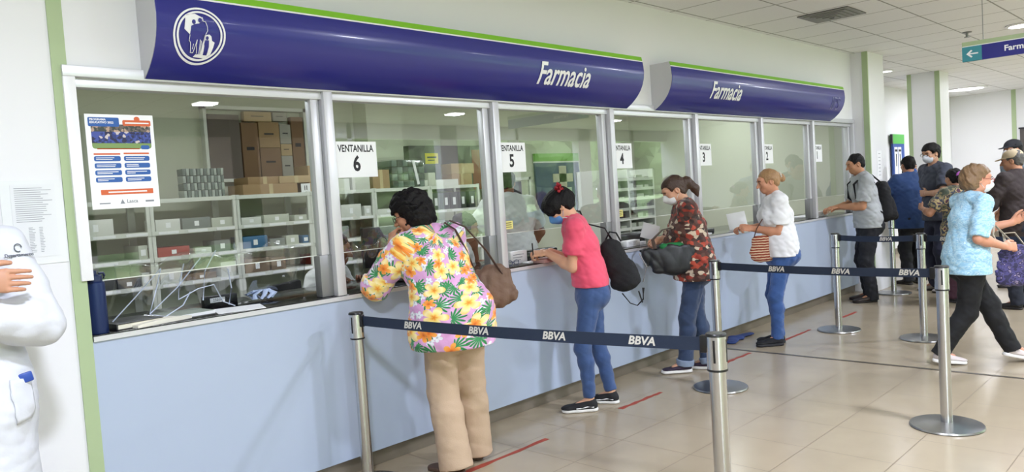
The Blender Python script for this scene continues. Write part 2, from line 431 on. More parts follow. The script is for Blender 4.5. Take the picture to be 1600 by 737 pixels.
class Fig:
    """joint positions of a person in his own frame: x right, y forward, z up"""
    def __init__(s, pos, face, H=1.65, bulk=1.0, fem=True, pel=(0, 0, 0), lean=4, side=0, hunch=0, twist=0, head=(0, 0, 0), headoff=(0, 0, 0), feet=None, toes=(12, 12),
                 armL=None, armR=None, poleL=(-.5, -.6, -.6), poleR=(.5, -.6, -.6), seated=False, kneepole=((-.1, 1, 0), (.1, 1, 0))):
        s.pos = v3(pos); s.face = face; k = s.k = H / 1.65; s.H = H; s.bulk = bulk; s.fem = fem
        M = rotm('Z', face); s.loc = lambda w: M.T @ (v3(w) - s.pos)
        s.pel = v3(0, -.01, .90 * k) + v3(pel)
        A = rotm('Z', twist) @ rotm('X', -lean) @ rotm('Y', side); B = rotm('Z', twist) @ rotm('X', -(lean + hunch)) @ rotm('Y', side)
        s.A = A; s.B = B
        s.waist = s.pel + A @ v3(0, 0, .14 * k); s.chest = s.waist + A @ v3(0, .005, .10 * k) + B @ v3(0, 0, .09 * k)
        s.upper = s.chest + B @ v3(0, -.005, .12 * k); s.neck = s.upper + B @ v3(0, -.012, .075 * k)
        sw = (.158 if fem else .178) * k
        s.sh = [s.upper + B @ v3(-sw, -.008, .015 * k), s.upper + B @ v3(sw, -.008, .015 * k)]
        y, p, r = head
        s.HM = rotm('Z', y) @ rotm('X', p) @ rotm('Y', r)          # columns: right, forward, up
        s.head = s.neck + B @ v3(0, .012, .045 * k) + s.HM @ v3(0, .015, .085 * k) + v3(headoff)
        s.hip = [s.pel + v3(-.085 * k, 0, -.03 * k), s.pel + v3(.085 * k, 0, -.03 * k)]
        s.ua, s.fa = .295 * k, .245 * k; s.ul, s.ll = .41 * k, .395 * k
        arms = (armL, armR); poles = (poleL, poleR); s.el = [0, 0]; s.wr = [0, 0]
        for i in (0, 1):
            if arms[i] is None: t = s.sh[i] + v3((-.06, .06)[i], .06, -.49 * k)
            else: t = s.loc(arms[i])
            s.el[i], s.wr[i] = ik(s.sh[i], t, s.ua, s.fa, poles[i])
        if feet is None: feet = [M @ v3(-.09, 0, 0) + s.pos, M @ v3(.09, .02, 0) + s.pos]
        s.an = []; s.kn = []; s.toe = []
        for i in (0, 1):
            t = s.loc(feet[i]); an = v3(t[0], t[1], t[2] + .075 * k)
            kn, an2 = ik(s.hip[i], an, s.ul, s.ll, kneepole[i]); s.kn.append(kn); s.an.append(an2)
            a = toes[i] * (1, -1)[i]; s.toe.append(rotm('Z', a) @ v3(0, 1, 0))

    def torso(s, F, d=0., aline=0., k=.05):
        b = s.bulk; q = s.k; X = s.B @ v3(1, 0, 0); f = s.fem; fw = s.A @ v3(0, 1, 0)
        F.econe(s.pel + v3(0, 0, -.06 * q), s.pel + v3(0, 0, .05), (.158 * b * q + d + aline, .112 * b * q + d + aline), (.150 * b * q + d + aline * .7, .105 * b * q + d + aline * .6), (1, 0, 0), k=k)
        F.econe(s.pel + v3(0, 0, .05), s.waist, (.15 * b * q + d + aline * .7, .105 * b * q + d + aline * .6), ((.128 if f else .14) * b * q + d + aline * .35, .095 * b * q + d + aline * .3), X, k=k)
        F.econe(s.waist, s.chest, ((.128 if f else .14) * b * q + d + aline * .35, .095 * b * q + d + aline * .3), ((.138 if f else .155) * b * q + d, .10 * b * q + d), X, k=k)
        F.econe(s.chest, s.upper, ((.138 if f else .155) * b * q + d, .10 * b * q + d), ((.128 if f else .14) * q + d, .080 * q + d), X, k=k)
        F.cone(s.upper + s.B @ v3(-.06, -.01, .03) * q, s.sh[0], .058 * q + d * .8, .050 * q + d, k=.04)
        F.cone(s.upper + s.B @ v3(.06, -.01, .03) * q, s.sh[1], .058 * q + d * .8, .050 * q + d, k=.04)
        F.cone(s.upper, s.neck + s.B @ v3(0, 0, -.02), .07 * q + d, .05 * q + d * .5, k=.05)
        if f:
            for sx in (-1, 1):
                F.ell(s.chest + s.B @ v3(sx * .068 * b, .072 * b, -.005) * q, [r * q + d for r in (.058 * b, .05 * b, .06 * b)], k=.04)
        else:
            F.ell(s.waist + fw * .02, [.12 * b * q + d, .095 * b * q + d, .12 * q + d], k=.05)

    def head_sdf(s, F):
        M = s.HM; q = .94 * s.k ** .5; c = s.head
        P = lambda x, y, z: c + M @ v3(x, y, z) * q
        E = lambda x, y, z, rx, ry, rz, k=.02, op='u': F.ell(P(x, y, z), (rx * q, ry * q, rz * q), M, k=k, op=op)
        E(0, -.018, .030, .076, .094, .086)                        # cranium
        E(0, .022, -.030, .061, .068, .076, k=.03)                 # face
        E(0, .048, -.078, .034, .032, .028, k=.03)                 # chin
        E(0, .068, .034, .052, .026, .030, k=.02)                  # brow
        for sx in (-1, 1):
            E(sx * .040, .058, -.022, .024, .024, .022, k=.02)     # cheekbone
            E(sx * .048, .0, -.060, .016, .040, .026, k=.03)       # jaw
            E(sx * .031, .104, .006, .017, .018, .013, k=.012, op='s')
            E(sx * .031, .078, .005, .0145, .013, .011, k=.003)    # lids
            E(sx * .078, -.012, -.006, .010, .021, .031, k=.006)   # ear
            E(sx * .086, -.006, -.004, .006, .011, .018, k=.004, op='s')
        F.cone(P(0, .086, .016), P(0, .112, -.026), .0085 * q, .0125 * q, k=.010)
        for sx in (-1, 1): F.cone(P(sx * .010, .098, -.030), P(sx * .012, .094, -.030), .008 * q, .008 * q, k=.006)
        E(0, .086, -.052, .024, .010, .0065, k=.006); E(0, .084, -.064, .020, .010, .0075, k=.006)
        F.ell(P(0, .098, -.058), (.024 * q, .010, .0022), M, k=.003, op='s')
        F.econe(s.neck + s.B @ v3(0, 0, -.03), P(0, -.022, -.055), (.057 * s.k * (1 if not s.fem else .93), .057 * s.k), (.054 * q * (1.06 if not s.fem else .96), .058 * q), (1, 0, 0), k=.025)

    def limb_arm(s, F, i, d=0., upto=2., loose=0., k=.02, b=None):
        """upto: 1 = elbow, 2 = wrist"""
        b = (.5 + .5 * s.bulk) if b is None else b; q = s.k
        r = [.047 * b * q + d, .044 * b * q + d, .037 * b * q + d, .040 * b * q + d, .0265 * q + d]
        S, E, W = s.sh[i], s.el[i], s.wr[i]
        t = min(upto, 1.); a1 = S + (E - S) * min(.5, t); segs = [(S, a1, r[0] + loose * .4, r[1] + loose * .7)]; cp, cn = a1, E - S
        if t > .5: cp = S + (E - S) * t; segs.append((a1, cp, r[1] + loose * .7, r[1] + (r[2] - r[1]) * (t - .5) * 2 + loose))
        if upto > 1.:
            t = upto - 1.; m = E + (W - E) * min(.3, t); segs.append((E, m, r[2] + loose, r[3] + loose)); cp, cn = m, W - E
            if t > .3: cp = E + (W - E) * t; segs.append((m, cp, r[3] + loose, r[3] + (r[4] - r[3]) * (t - .3) / .7 + loose))
        if upto >= 2.: cp = cp + unit(cn) * .1
        F.chain(segs, cp, cn, k=k, kk=.03, ncut=2 if upto <= 1. or upto > 1.3 else 1)

    def obj(s, name, F, m, parent=None, uv=False, sub=0):
        me = F.mesh(name)
        if uv: cyl_uv(me, (float(s.chest[0]), float(s.chest[1] + s.pel[1]) / 2), uv if isinstance(uv, float) else .16, [(s.sh[i], s.el[i], .2 + i) for i in (0, 1)] + [(s.el[i], s.wr[i], .5 + i) for i in (0, 1)])
        me.materials.append(m); o = bpy.data.objects.new(name, me); COL.objects.link(o)
        if parent is None: o.location = Vector(s.pos); o.rotation_euler[2] = R(s.face)
        else: o.parent = parent
        return o

    def bounds(s, pts, m):
        P = np.array(pts); return P.min(0) - m, P.max(0) + m

def make_body(f, skin, label, hands=((None, None, None, {}), (None, None, None, {})), hm=.005, hh=.005, group=None):
    """the continuous body; hands: (direction, palm normal, thumb side, options) per hand, in the person's frame"""
    pts = [f.head, f.neck, f.pel] + f.sh + f.el + f.wr + f.kn + [a - v3(0, 0, .08) for a in f.an] + [a + t * .12 for a, t in zip(f.an, f.toe)]
    ends = [w + unit(w - e) * .18 for w, e in zip(f.wr, f.el)]
    lo, hi = f.bounds(pts + ends, .14)
    bands = [(f.head - .14, f.head + .15, hm)]
    for i in (0, 1): 
        if hands[i] is not None: bands.append((f.wr[i] - .05 + np.minimum(0, ends[i] - f.wr[i]), f.wr[i] + .05 + np.maximum(0, ends[i] - f.wr[i]), hh))
    F = Field(lo, hi, .011, bands)
    f.torso(F, -.014)
    for i in (0, 1):
        f.limb_arm(F, i)
        F.cone(f.hip[i], f.kn[i], .07 * f.k, .045 * f.k, k=.03); F.cone(f.kn[i], f.an[i], .046 * f.k, .030 * f.k, k=.02)
        F.cone(f.an[i], f.an[i] + f.toe[i] * .09 - v3(0, 0, .03), .030, .022, k=.02)
    f.head_sdf(F)
    for i in (0, 1):
        hd = hands[i]
        if hd is None: continue
        D = unit(f.wr[i] - f.el[i]) if hd[0] is None else v3(hd[0]); N = v3(0, 0, -1) if hd[1] is None else v3(hd[1])
        sd = (1 if i == 0 else -1) if hd[2] is None else hd[2]
        hand(F, f.wr[i] + unit(D) * .012, D, N, sd, s=f.k, **hd[3])
    o = f.obj('person', F, skin)
    o['label'] = label; o['category'] = 'person'
    if group: o['group'] = group
    # eyes and brows
    for sx in (-1, 1):
        q = .94 * f.k ** .5
        e = ball('eye', .0112 * q, M_EYE, o); e.location = Vector(f.head + f.HM @ v3(sx * .031, .0795, .005) * q); e.rotation_euler = Matrix(f.HM).to_euler()
        b = MB(); b.tube([(sx * .016, .0, 0), (sx * .03, .003, .004), (sx * .046, -.010, -.001)], .0032, 6)
        b = b.build('eyebrow', M_BROW, o); b.location = Vector(f.head + f.HM @ v3(0, .092, .026) * q); b.rotation_euler = Matrix(f.HM).to_euler()
    return o

def hair(f, o, m, style='short', h=.005, seed=1, vol=.012, extra=None, name='hair'):
    M = f.HM; q = .94 * f.k ** .5; c = f.head
    P = lambda x, y, z: c + M @ v3(x, y, z) * q
    F = Field(c - .24, c + .22, h)
    E = lambda x, y, z, rx, ry, rz, k=.015, op='u': F.ell(P(x, y, z), (rx * q, ry * q, rz * q), M, k=k, op=op)
    v = vol
    E(0, -.020, .032, .077 + v, .095 + v, .086 + v)
    if style in ('bob', 'fluffy'): E(0, -.055, -.02, .078 + v, .062 + v, .075 + v, k=.03)
    if style == 'fluffy':
        E(0, -.01, .075, .075 + v, .085 + v, .055 + v, k=.03)
    if style in ('tied', 'short', 'bob', 'fluffy'): E(0, -.055, -.030, .060 + v * .5, .045 + v * .5, .055 + v * .5, k=.03)
    # clear the face: everything in front of a slanting plane below the hairline
    low = {'short': .045, 'bob': .05, 'fluffy': .045, 'tied': .052}[style]
    F.box(P(0, .115, low - .17), (.11 * q, .095 * q, .17 * q), M @ rotm('X', -8), rnd=.03, k=.012, op='s')
    back = {'short': -.075, 'bob': -.10, 'fluffy': -.105, 'tied': -.085}[style]
    F.box(P(0, -.02, back - .10), (.16, .2, .10), M, rnd=.01, k=.01, op='s')
    for sx in (-1, 1):
        if style in ('short', 'tied'): E(sx * .085, .008, -.045, .03, .045, .062, k=.012, op='s')   # round the ears
        else: E(sx * .085, .046, -.035, .034, .044, .07, k=.012, op='s')
    if extra: extra(F, P, E)
    st = {'fluffy': (1, 1, 1), 'short': (1, 1, 1)}.get(style, (1.6, .6, 1))
    F.noise({'fluffy': .012, 'bob': .009}.get(style, .006), 70 if style != 'fluffy' else 52, seed, st, ridge=(style == 'fluffy'))
    return f.obj(name, F, m, o)

def mask(f, o, m, h=.004):
    M = f.HM; q = .94 * f.k ** .5; c = f.head
    P = lambda x, y, z: c + M @ v3(x, y, z) * q
    F = Field(c - .16, c + .16, h)
    F.ell(P(0, .034, -.046), (.066 * q, .080 * q, .064 * q), M)
    F.cone(P(0, .095, -.008), P(0, .108, -.035), .016 * q, .022 * q, k=.02)
    F.box(P(0, -.04, 0), (.2, .068, .2), M, rnd=.01, k=.01, op='s')
    F.plane(P(0, 0, .003), M @ v3(0, -.15, 1)); F.plane(P(0, 0, -.1), M @ v3(0, 0, -1))
    r = f.obj('face_mask', F, m, o)
    for sx in (-1, 1):
        b = MB(); b.tube([tuple(P(sx * .060, .035, -.012)), tuple(P(sx * .073, .008, .018)), tuple(P(sx * .083, -.022, .014)), tuple(P(sx * .084, -.028, -.012)), tuple(P(sx * .066, .028, -.065))], .0016, 5)
        b.build('ear_loop', m, r)
    return r

def glasses(f, o, m, lens=None):
    M = f.HM; q = .94 * f.k ** .5; c = f.head
    P = lambda x, y, z: tuple(c + M @ v3(x, y, z) * q)
    b = MB()
    for sx in (-1, 1):
        ring = [P(sx * .033 + .024 * math.cos(t), .104 - abs(.024 * math.cos(t) * .1), .004 + .017 * math.sin(t)) for t in np.linspace(0, 2 * math.pi, 17)]
        b.tube(ring, .0018, 6)
        b.tube([P(sx * .057, .100, .008), P(sx * .076, .05, .010), P(sx * .083, -.012, .012), P(sx * .082, -.028, -.004)], .0018, 6)
    b.tube([P(-.010, .104, .006), P(0, .107, .008), P(.010, .104, .006)], .0018, 6)
    return b.build('glasses', m, o)

def shirt(f, o, m, name='shirt', d=.014, sleeve=.75, loose=.012, aline=.0, hem=None, collar=True, wr=.005, h=.007, uv=True, seed=3, hemn=(0, 0, -1), neckcut=.0, extra=None, k=.05, rad=.16, slk=.02):
    hemz = f.pel[2] - .06 if hem is None else hem
    pts = [f.neck, f.pel] + f.sh + [v3(f.pel[0], f.pel[1], hemz)] + [p for s_, e, w in zip(f.sh, f.el, f.wr) for p in ([s_ + (e - s_) * min(1, sleeve)] + ([e + (w - e) * (sleeve - 1)] if sleeve > 1 else []))]
    lo, hi = f.bounds(pts, .10 + d + aline); lo[0] -= .08; hi[0] += .08; lo[1] -= .08; hi[1] += .06
    F = Field(lo, hi, h)
    if hemz < f.pel[2] - .08:
        b = f.bulk * f.k
        F.econe(v3(f.pel[0], f.pel[1], hemz - .02), f.pel, (.152 * b + d + aline * 1.3, .112 * b + d + aline * 1.25), (.152 * b + d + aline, .108 * b + d + aline), (1, 0, 0), k=.03)
    f.torso(F, d, aline, k)
    for i in (0, 1): f.limb_arm(F, i, d * .8, sleeve, loose, k=slk)
    if extra: extra(F)
    if wr: F.noise(wr, 19, seed, (1, 1, 1.5), ridge=True); F.noise(wr * .5, 42, seed + 9, (1, 1, 1.6))
    F.plane((f.pel[0], f.pel[1], hemz), hemn)
    nb = unit(f.neck - f.upper)
    # neck opening
    q = f.k; c = f.neck + f.B @ v3(0, .03, .025)
    F.ell(c, (.066 * q + .004, .07 * q, .035), f.B, k=.006, op='s')
    r = f.obj(name, F, m, o, uv=rad if uv else False)
    return r

def trousers(f, o, m, name='trousers', r=(.088, .066, .058, .052), hem=.06, top=.05, h=.007, wr=.004, seed=5, b=None, cuff=None, d=.006):
    q = f.k; b = f.bulk if b is None else b; topz = f.pel[2] + top
    lo, hi = f.bounds([f.pel + v3(0, 0, top)] + f.kn + f.an + f.hip, .20)
    lo[2] = max(lo[2], .0); F = Field(lo, hi, h)
    F.econe(f.pel + v3(0, 0, -.07 * q), f.pel + v3(0, 0, .06), (.156 * b * q + d, .115 * b * q + d), (.148 * b * q + d, .104 * b * q + d), (1, 0, 0), k=.03)
    for sx in (-1, 1): F.ell(f.pel + v3(sx * .07 * b, -.055 * b, -.05) * q, [(.082 * b) * q, .085 * b * q, .095 * q], k=.03)
    for i in (0, 1):
        H, K, A = f.hip[i], f.kn[i], f.an[i]; n = unit(A - K); e = K + n * (np.linalg.norm(A - K) * 1.0)
        calf = K + (A - K) * .3 + v3(0, -.010, 0)
        p = A + n * (.075 * q - hem) / max(-n[2], .3); e2 = e + n * .05
        F.chain([(H + v3(0, 0, -.02), K, r[0] * q, r[1] * q), (K, calf, r[1] * q, r[2] * q), (calf, e2, r[2] * q, r[3] * q)], p, n, k=.02, kk=.025)
    if wr: F.noise(wr, 22, seed, (1, 1, 1.7), ridge=True); F.noise(wr * .5, 45, seed + 3, (1, 1, 1.5))
    F.plane((0, 0, topz), (0, 0, 1)); 
    t = f.obj(name, F, m, o)
    if cuff is not None:
        for i in (0, 1):
            A = f.an[i]; n = unit(A - f.kn[i]); p = A + n * (.075 * q - hem) / max(-n[2], .3)
            C = Field(p - .12, p + .12, .006); C.cone(p - n * .055, p, r[3] * q + .012, r[3] * q + .010)
            C.plane(p, n); C.plane(p - n * .05, -n); f.obj('trouser_cuff', C, cuff, t)
    return t

def shoes(f, o, m, sole, height=.05, width=.043, length=.25, tall=.0, thick=.022, open_=False, stripe=None):
    for i in (0, 1):
        A = f.an[i]; t = f.toe[i]; n = unit(A - f.kn[i]); lift = max(0., A[2] - .075 * f.k)
        # foot pitches when the heel is lifted
        z0 = A[2] - .075 * f.k; pitch = math.atan2(lift, .17) if lift > .02 else 0.
        T = unit(t * math.cos(pitch) - v3(0, 0, 1) * math.sin(pitch)); U = unit(np.cross(np.cross(T, v3(0, 0, 1)), T)); S = np.cross(T, U)
        M = np.stack([S, T, U], 1); k = f.k
        heel = v3(A[0], A[1], 0) - t * .055 * k + v3(0, 0, z0) if pitch == 0 else A - U * .075 * k - T * .055 * k
        P = lambda a, b, c: heel + T * a * length + S * b + U * c
        F = Field(np.minimum(heel, P(1, 0, 0)) - .09, np.maximum(heel, P(1, 0, 0)) + .14, .005)
        w = width
        F.econe(P(.14, 0, .038), P(.45, 0, .036), (w * .80, .036), (w * .86, .032), S, k=.02)
        F.econe(P(.45, 0, .034), P(.80, 0, .026), (w * .88, .030), (w * 1.02, .024), S, k=.02)
        F.ell(P(.84, 0, .024), (w * .96, .17 * length, .026), M, k=.02)
        if tall > -.5: F.cone(P(.26, 0, .050), P(.56, 0, .030), .034, .026, k=.03)
        if tall >= 0: F.cone(P(.19, 0, .05), P(.21, 0, .078 + tall), .036, .035, k=.02)
        F.plane(P(0, 0, thick), -U)
        if tall < .03: F.plane(P(0, 0, .092 + tall), U + T * .22)
        s_ = f.obj('shoe', F, m, o)
        G = Field(np.minimum(heel, P(1, 0, 0)) - .07, np.maximum(heel, P(1, 0, 0)) + .07, .005)
        G.econe(P(.13, 0, .012), P(.5, 0, .012), (w * .86, .03), (w * .88, .03), S, k=.02, cap=w * .85); G.econe(P(.5, 0, .012), P(.82, 0, .012), (w * .9, .03), (w * 1.06, .03), S, k=.02, cap=w)
        G.plane(P(0, 0, thick + .002), U); G.plane(P(0, 0, .001), -U)
        f.obj('shoe_sole', G, sole, s_)
        if stripe: 
            for sg in (-1, 1):
                b = MB(); b.tube([tuple(P(.12, sg * w * .87, .034)), tuple(P(.28, sg * w * .93, .040)), tuple(P(.42, sg * w * .98, .034)), tuple(P(.60, sg * w * 1.02, .030))], .004, 6); b.build('side_stripe', stripe, s_)

def dressed(*a, **k): pass
# ------------------------------------------------------------------ the setting
m = mat('floor_tiles', '#c3b7a1', .24, spec=.45); M_FLOOR = m; g = G(m)
tc = g.n('TexCoord'); sp = g.n('SeparateXYZ'); g.l(tc.outputs['Object'], sp.inputs[0])
def line(c, off, pitch, wid):
    a = g.math('DIVIDE', g.math('SUBTRACT', c, off), pitch); fr = g.math('FRACT', a)
    d = g.math('MULTIPLY', g.math('MINIMUM', fr, g.math('SUBTRACT', 1., fr)), pitch); return g.math('LESS_THAN', d, wid)
gl = g.math('MAXIMUM', line(sp.outputs[0], 3.2 - .4455 * 20, .4455, .0026), line(sp.outputs[1], -.416 - .4615 * 40, .4615, .0026))
nz = g.n('TexNoise'); nz.inputs['Scale'].default_value = 3; nz.inputs['Detail'].default_value = 6; g.l(tc.outputs['Object'], nz.inputs['Vector'])
base = g.mix(nz.outputs[0], lin('#9d907a'), lin('#b1a48b'))
cb = g.n('CombineXYZ'); g.l(g.math('FLOOR', g.math('DIVIDE', g.math('SUBTRACT', sp.outputs[0], 3.2 - 8.91), .4455)), cb.inputs[0]); g.l(g.math('FLOOR', g.math('DIVIDE', g.math('SUBTRACT', sp.outputs[1], -.416 - 18.46), .4615)), cb.inputs[1])
wn = g.n('TexWhiteNoise'); g.l(cb.outputs[0], wn.inputs['Vector'])
base = g.mix(g.math('MULTIPLY', wn.outputs[0], .16), base, lin('#a89b85'))
g.l(g.mix(gl, base, lin('#7d705c')), g.b.inputs['Base Color'])
g.l(g.math('ADD', g.math('MULTIPLY', gl, .5), .2), g.b.inputs['Roughness'])
o = MB(); o.bb((-3, -8.2, -.1), (19, 4.2, 0)); struct(o.build('floor', M_FLOOR))

m = mat('ceiling_tiles', '#e4e3df', .7); M_CEIL = m; g = G(m)
tc = g.n('TexCoord'); sp = g.n('SeparateXYZ'); g.l(tc.outputs['Object'], sp.inputs[0])
gx = line(sp.outputs[0], .36, .61, .010); gy = line(sp.outputs[1], -.06, .61, .010); gl = g.math('MAXIMUM', gx, gy)
sh = g.math('MAXIMUM', line(sp.outputs[0], .36, .61, .006), line(sp.outputs[1], -.06, .61, .006))
nz = g.n('TexNoise'); nz.inputs['Scale'].default_value = 90; g.l(tc.outputs['Object'], nz.inputs['Vector'])
c = g.mix(nz.outputs[0], lin('#e4e4e5'), lin('#f0f0f0'))
g.l(g.mix(sh, g.mix(gl, c, lin('#d9d9d8')), lin('#8f8e89')), g.b.inputs['Base Color'])
bp = g.n('Bump'); bp.inputs['Strength'].default_value = .4; bp.inputs['Distance'].default_value = .01; g.l(gl, bp.inputs['Height']); g.l(bp.outputs[0], g.b.inputs['Normal'])
o = MB(); o.bb((-3, -8.2, 2.98), (19, 1.2, 3.1)); struct(o.build('ceiling', M_CEIL))

def wall(name, lo, hi, m=None):
    b = MB(); b.bb(lo, hi); return struct(b.build(name, m or M_WALL))
wall('wall_left', (-3, 0, 0), (1.028, .14, 2.98))
wall('wall_front', (1.086, 0, 2.165), (9.98, .14, 2.98))
wall('wall_end', (-3.15, -8.2, 0), (-3, .14, 2.98))
wall('wall_counter_jamb', (1.028, .008, 0), (1.086, .14, 2.98))
b = MB(); b.bb((1.028, -.008, 0), (1.086, .008, 2.98)); struct(b.build('trim_1', M_GREEN))
wall('wall_pier', (9.98, -.2, 0), (10.56, .14, 2.98))
b = MB(); b.bb((9.972, -.206, 0), (9.996, -.14, 2.98)); struct(b.build('trim_2', M_GREEN))
wall('wall_pier_return', (10.42, .14, 0), (10.56, 1.03, 2.98))
wall('wall_corridor', (10.42, 1.03, 0), (18.6, 1.15, 2.98))
wall('wall_column', (13.2, -.15, 0), (13.72, .30, 2.98))
b = MB(); b.bb((13.192, -.158, 0), (13.21, -.09, 2.98)); struct(b.build('trim_3', M_GREEN))
b = MB(); b.bb((13.192, .245, 0), (13.21, .305, 2.98)); struct(b.build('trim_4', M_GREEN))
wall('wall_far', (18.5, -8.2, 0), (18.65, 1.15, 2.98))
b = MB(); b.bb((18.49, -.16, 0), (18.502, -.08, 2.98)); struct(b.build('trim_5', M_GREEN))
b = MB(); b.bb((18.48, -8.2, 0), (18.502, 1.03, .1)); struct(b.build('baseboard_far', M_KICK))
b = MB(); b.bb((10.56, 1.01, 0), (18.48, 1.032, .1)); struct(b.build('baseboard_corridor', M_KICK))
# pharmacy room behind the windows
wall('wall_pharmacy_back', (.6, 3.6, 0), (10.6, 3.75, 2.75), M_WALLR)
wall('wall_pharmacy_left', (.5, .14, 0), (.6, 3.75, 2.75), M_WALLR)
wall('wall_pharmacy_right', (10.3, .14, 0), (10.42, 3.6, 2.75), M_WALLR)
wall('wall_pharmacy_pilaster', (5.02, 3.35, 0), (5.5, 3.6, 2.75), M_WALLR)
b = MB(); b.bb((.5, .14, 2.75), (10.42, 3.75, 2.85)); struct(b.build('ceiling_pharmacy', M_WALLR))
# counter
b = MB(); b.bb((1.086, 0, .10), (9.98, .10, .984)); struct(b.build('wall_counter', M_PANEL))
b = MB(); b.bb((1.086, .05, 0), (9.98, .10, .10)); struct(b.build('baseboard_counter', M_KICK))
b = MB(); b.bb((1.09, -.012, .984), (9.97, .0, 1.006)); eo = b.build('edge_strip', M_ALU)
b = MB(); b.bb((1.09, -.010, .986), (9.97, .62, 1.012)); co = b.build('service_counter', M_BLACK, at=(1.09, -.01, .986), bevel=.003)
tag(co, 'long black polished counter top running under all the service windows', 'counter'); eo.parent = co; eo.matrix_parent_inverse = Matrix.Translation((-1.09, .01, -.986))

# the window front
b = MB(); b.bb((1.062, -.022, 2.118), (10.02, .10, 2.165)); struct(b.build('trim_6', M_ALU, bevel=.003))
b = MB(); b.bb((1.086, .01, 2.078), (10.0, .085, 2.118)); struct(b.build('trim_7', M_ALU, bevel=.002))
b = MB(); b.bb((1.062, -.022, 1.25), (1.110, .10, 2.118)); struct(b.build('trim_8', M_ALUW, bevel=.003))
b = MB(); b.bb((9.93, -.022, 1.012), (9.98, .10, 2.118)); struct(b.build('trim_9', M_ALU, bevel=.003))
MX = [2.345, 3.625, 4.905, 6.18, 7.465, 8.74]
for i, x in enumerate(MX):
    b = MB(); b.bb((x - .026, -.018, 1.012), (x + .030, .09, 2.118)); struct(b.build('trim_%d' % (10 + i), M_ALU, bevel=.003))
edges = [1.110] + MX + [9.93]
for i in range(7):
    x0 = edges[i] + (0 if i == 0 else .030); x1 = edges[i + 1] - (.026 if i < 6 else 0)
    e = bpy.data.objects.new('window_%d' % (i + 1), None); COL.objects.link(e); e.location = (x0, .05, 1.24); e['kind'] = 'structure'
    W = x1 - x0; b = MB()
    b.bb((W - .060, -.030, 0), (W - .012, .025, .84)); b.bb((0, -.02, 0), (.012, .02, .84))
    b.build('window_sash', M_ALU, e, bevel=.003)
    b = MB(); b.bb((W - .012, -.02, 0), (W, .03, .84)); b.build('rubber_gap', M_ALUD, e)
    b = MB(); b.bb((W - .075, -.03, -.226), (W, .03, 0)); b.build('lower_plate', M_ALUD, e, bevel=.002)
    b = MB(); b.bb((.012, -.003, 0), (W - .05, .003, .84)); b.build('window_pane', M_GLASS, e)
    b = MB(); b.bb((.012, -.004, -.002), (W - .075, .004, .002)); b.build('polished_edge', M_SHELF, e)

# ------------------------------------------------------------------ hall side seen in the reflections: window facade, lawn, trees
for i, x in enumerate(np.arange(-3, 19, 2.2)):
    b = MB(); b.bb((x, -8.2, 0), (x + (.45 if i % 2 == 0 else .10), -8.0, 2.98)); struct(b.build('wall_facade_post', M_WALL if i % 2 == 0 else M_ALU))
b = MB(); b.bb((-3, -8.16, .85), (19, -8.06, .90)); b.bb((-3, -8.2, 2.7), (19, -8.0, 2.98)); struct(b.build('wall_facade_rail', M_ALU))
M_LAWN = mat('lawn', '#8fa470', .9, var=.35, vscale=9); M_HOUSE = mat('house_render', '#c9b596', .8); M_TREE = mat('foliage', '#74885a', .8, var=.5, vscale=5, bump=.8, bscale=9)
M_BARK = mat('bark', '#5a4a3a', .9)
b = MB(); ys = [-8.2, -10, -13, -17, -22, -30, -45]; zs = [-.05, .0, .25, .5, .7, .9, 1.0]; vs = [(x, y, z) for y, z in zip(ys, zs) for x in (-30, 70)]; b.add(vs, [(2 * i, 2 * i + 1, 2 * i + 3, 2 * i + 2)[::-1] for i in range(6)]); struct(b.build('ground', M_LAWN))
b = MB(); b.bb((3.0, -8.15, 1.02), (7.6, -8.0, 2.98)); b.bb((4.3, -8.15, 0), (5.05, -8.0, 1.02)); b.bb((6.0, -8.15, 0), (7.6, -8.0, 1.02)); b.bb((3.0, -8.15, 0), (3.6, -8.0, 1.02)); struct(b.build('wall_opposite', mat('taupe_wall', '#8f877c', .7)))
b = MB(); b.bb((-6, -36, .6), (40, -32, 3.2)); b.add([(-6.5, -36.5, 3.2), (40.5, -36.5, 3.2), (40.5, -31.5, 3.2), (-6.5, -31.5, 3.2), (-6.5, -34, 4.5), (40.5, -34, 4.5)], [(0, 1, 5, 4), (2, 3, 4, 5), (0, 4, 3), (1, 2, 5), (0, 3, 2, 1)])
tag(b.build('low_building', M_HOUSE, at=(0, -34, .6)), 'long low beige building beyond the lawn, seen only in the window glass', 'building')
rng = random.Random(4)
b = MB()  # leaf mass added behind the trees, covers bright sky gaps in the reflections
for k in range(520):
    x = -12 + 66 * rng.random(); z = .6 + 3.6 * rng.random() ** .8; y = -29 + rng.uniform(-.8, .8); s_ = rng.uniform(.5, .95)
    bmx = bmesh.new(); bmesh.ops.create_icosphere(bmx, subdivisions=1, radius=s_); vs = [v.co * rng.uniform(.75, 1.25) + Vector((x, y, z)) for v in bmx.verts]; fs = [[v.index for v in f.verts] for f in bmx.faces]; bmx.free(); b.add(vs, fs)
tag(b.build('filler_hedge', M_TREE, at=(20, -29, .6), smooth=False), 'long tall foliage bank added to cover bright sky gaps mirrored in the window glass', 'filler_hedge', kind='stuff')
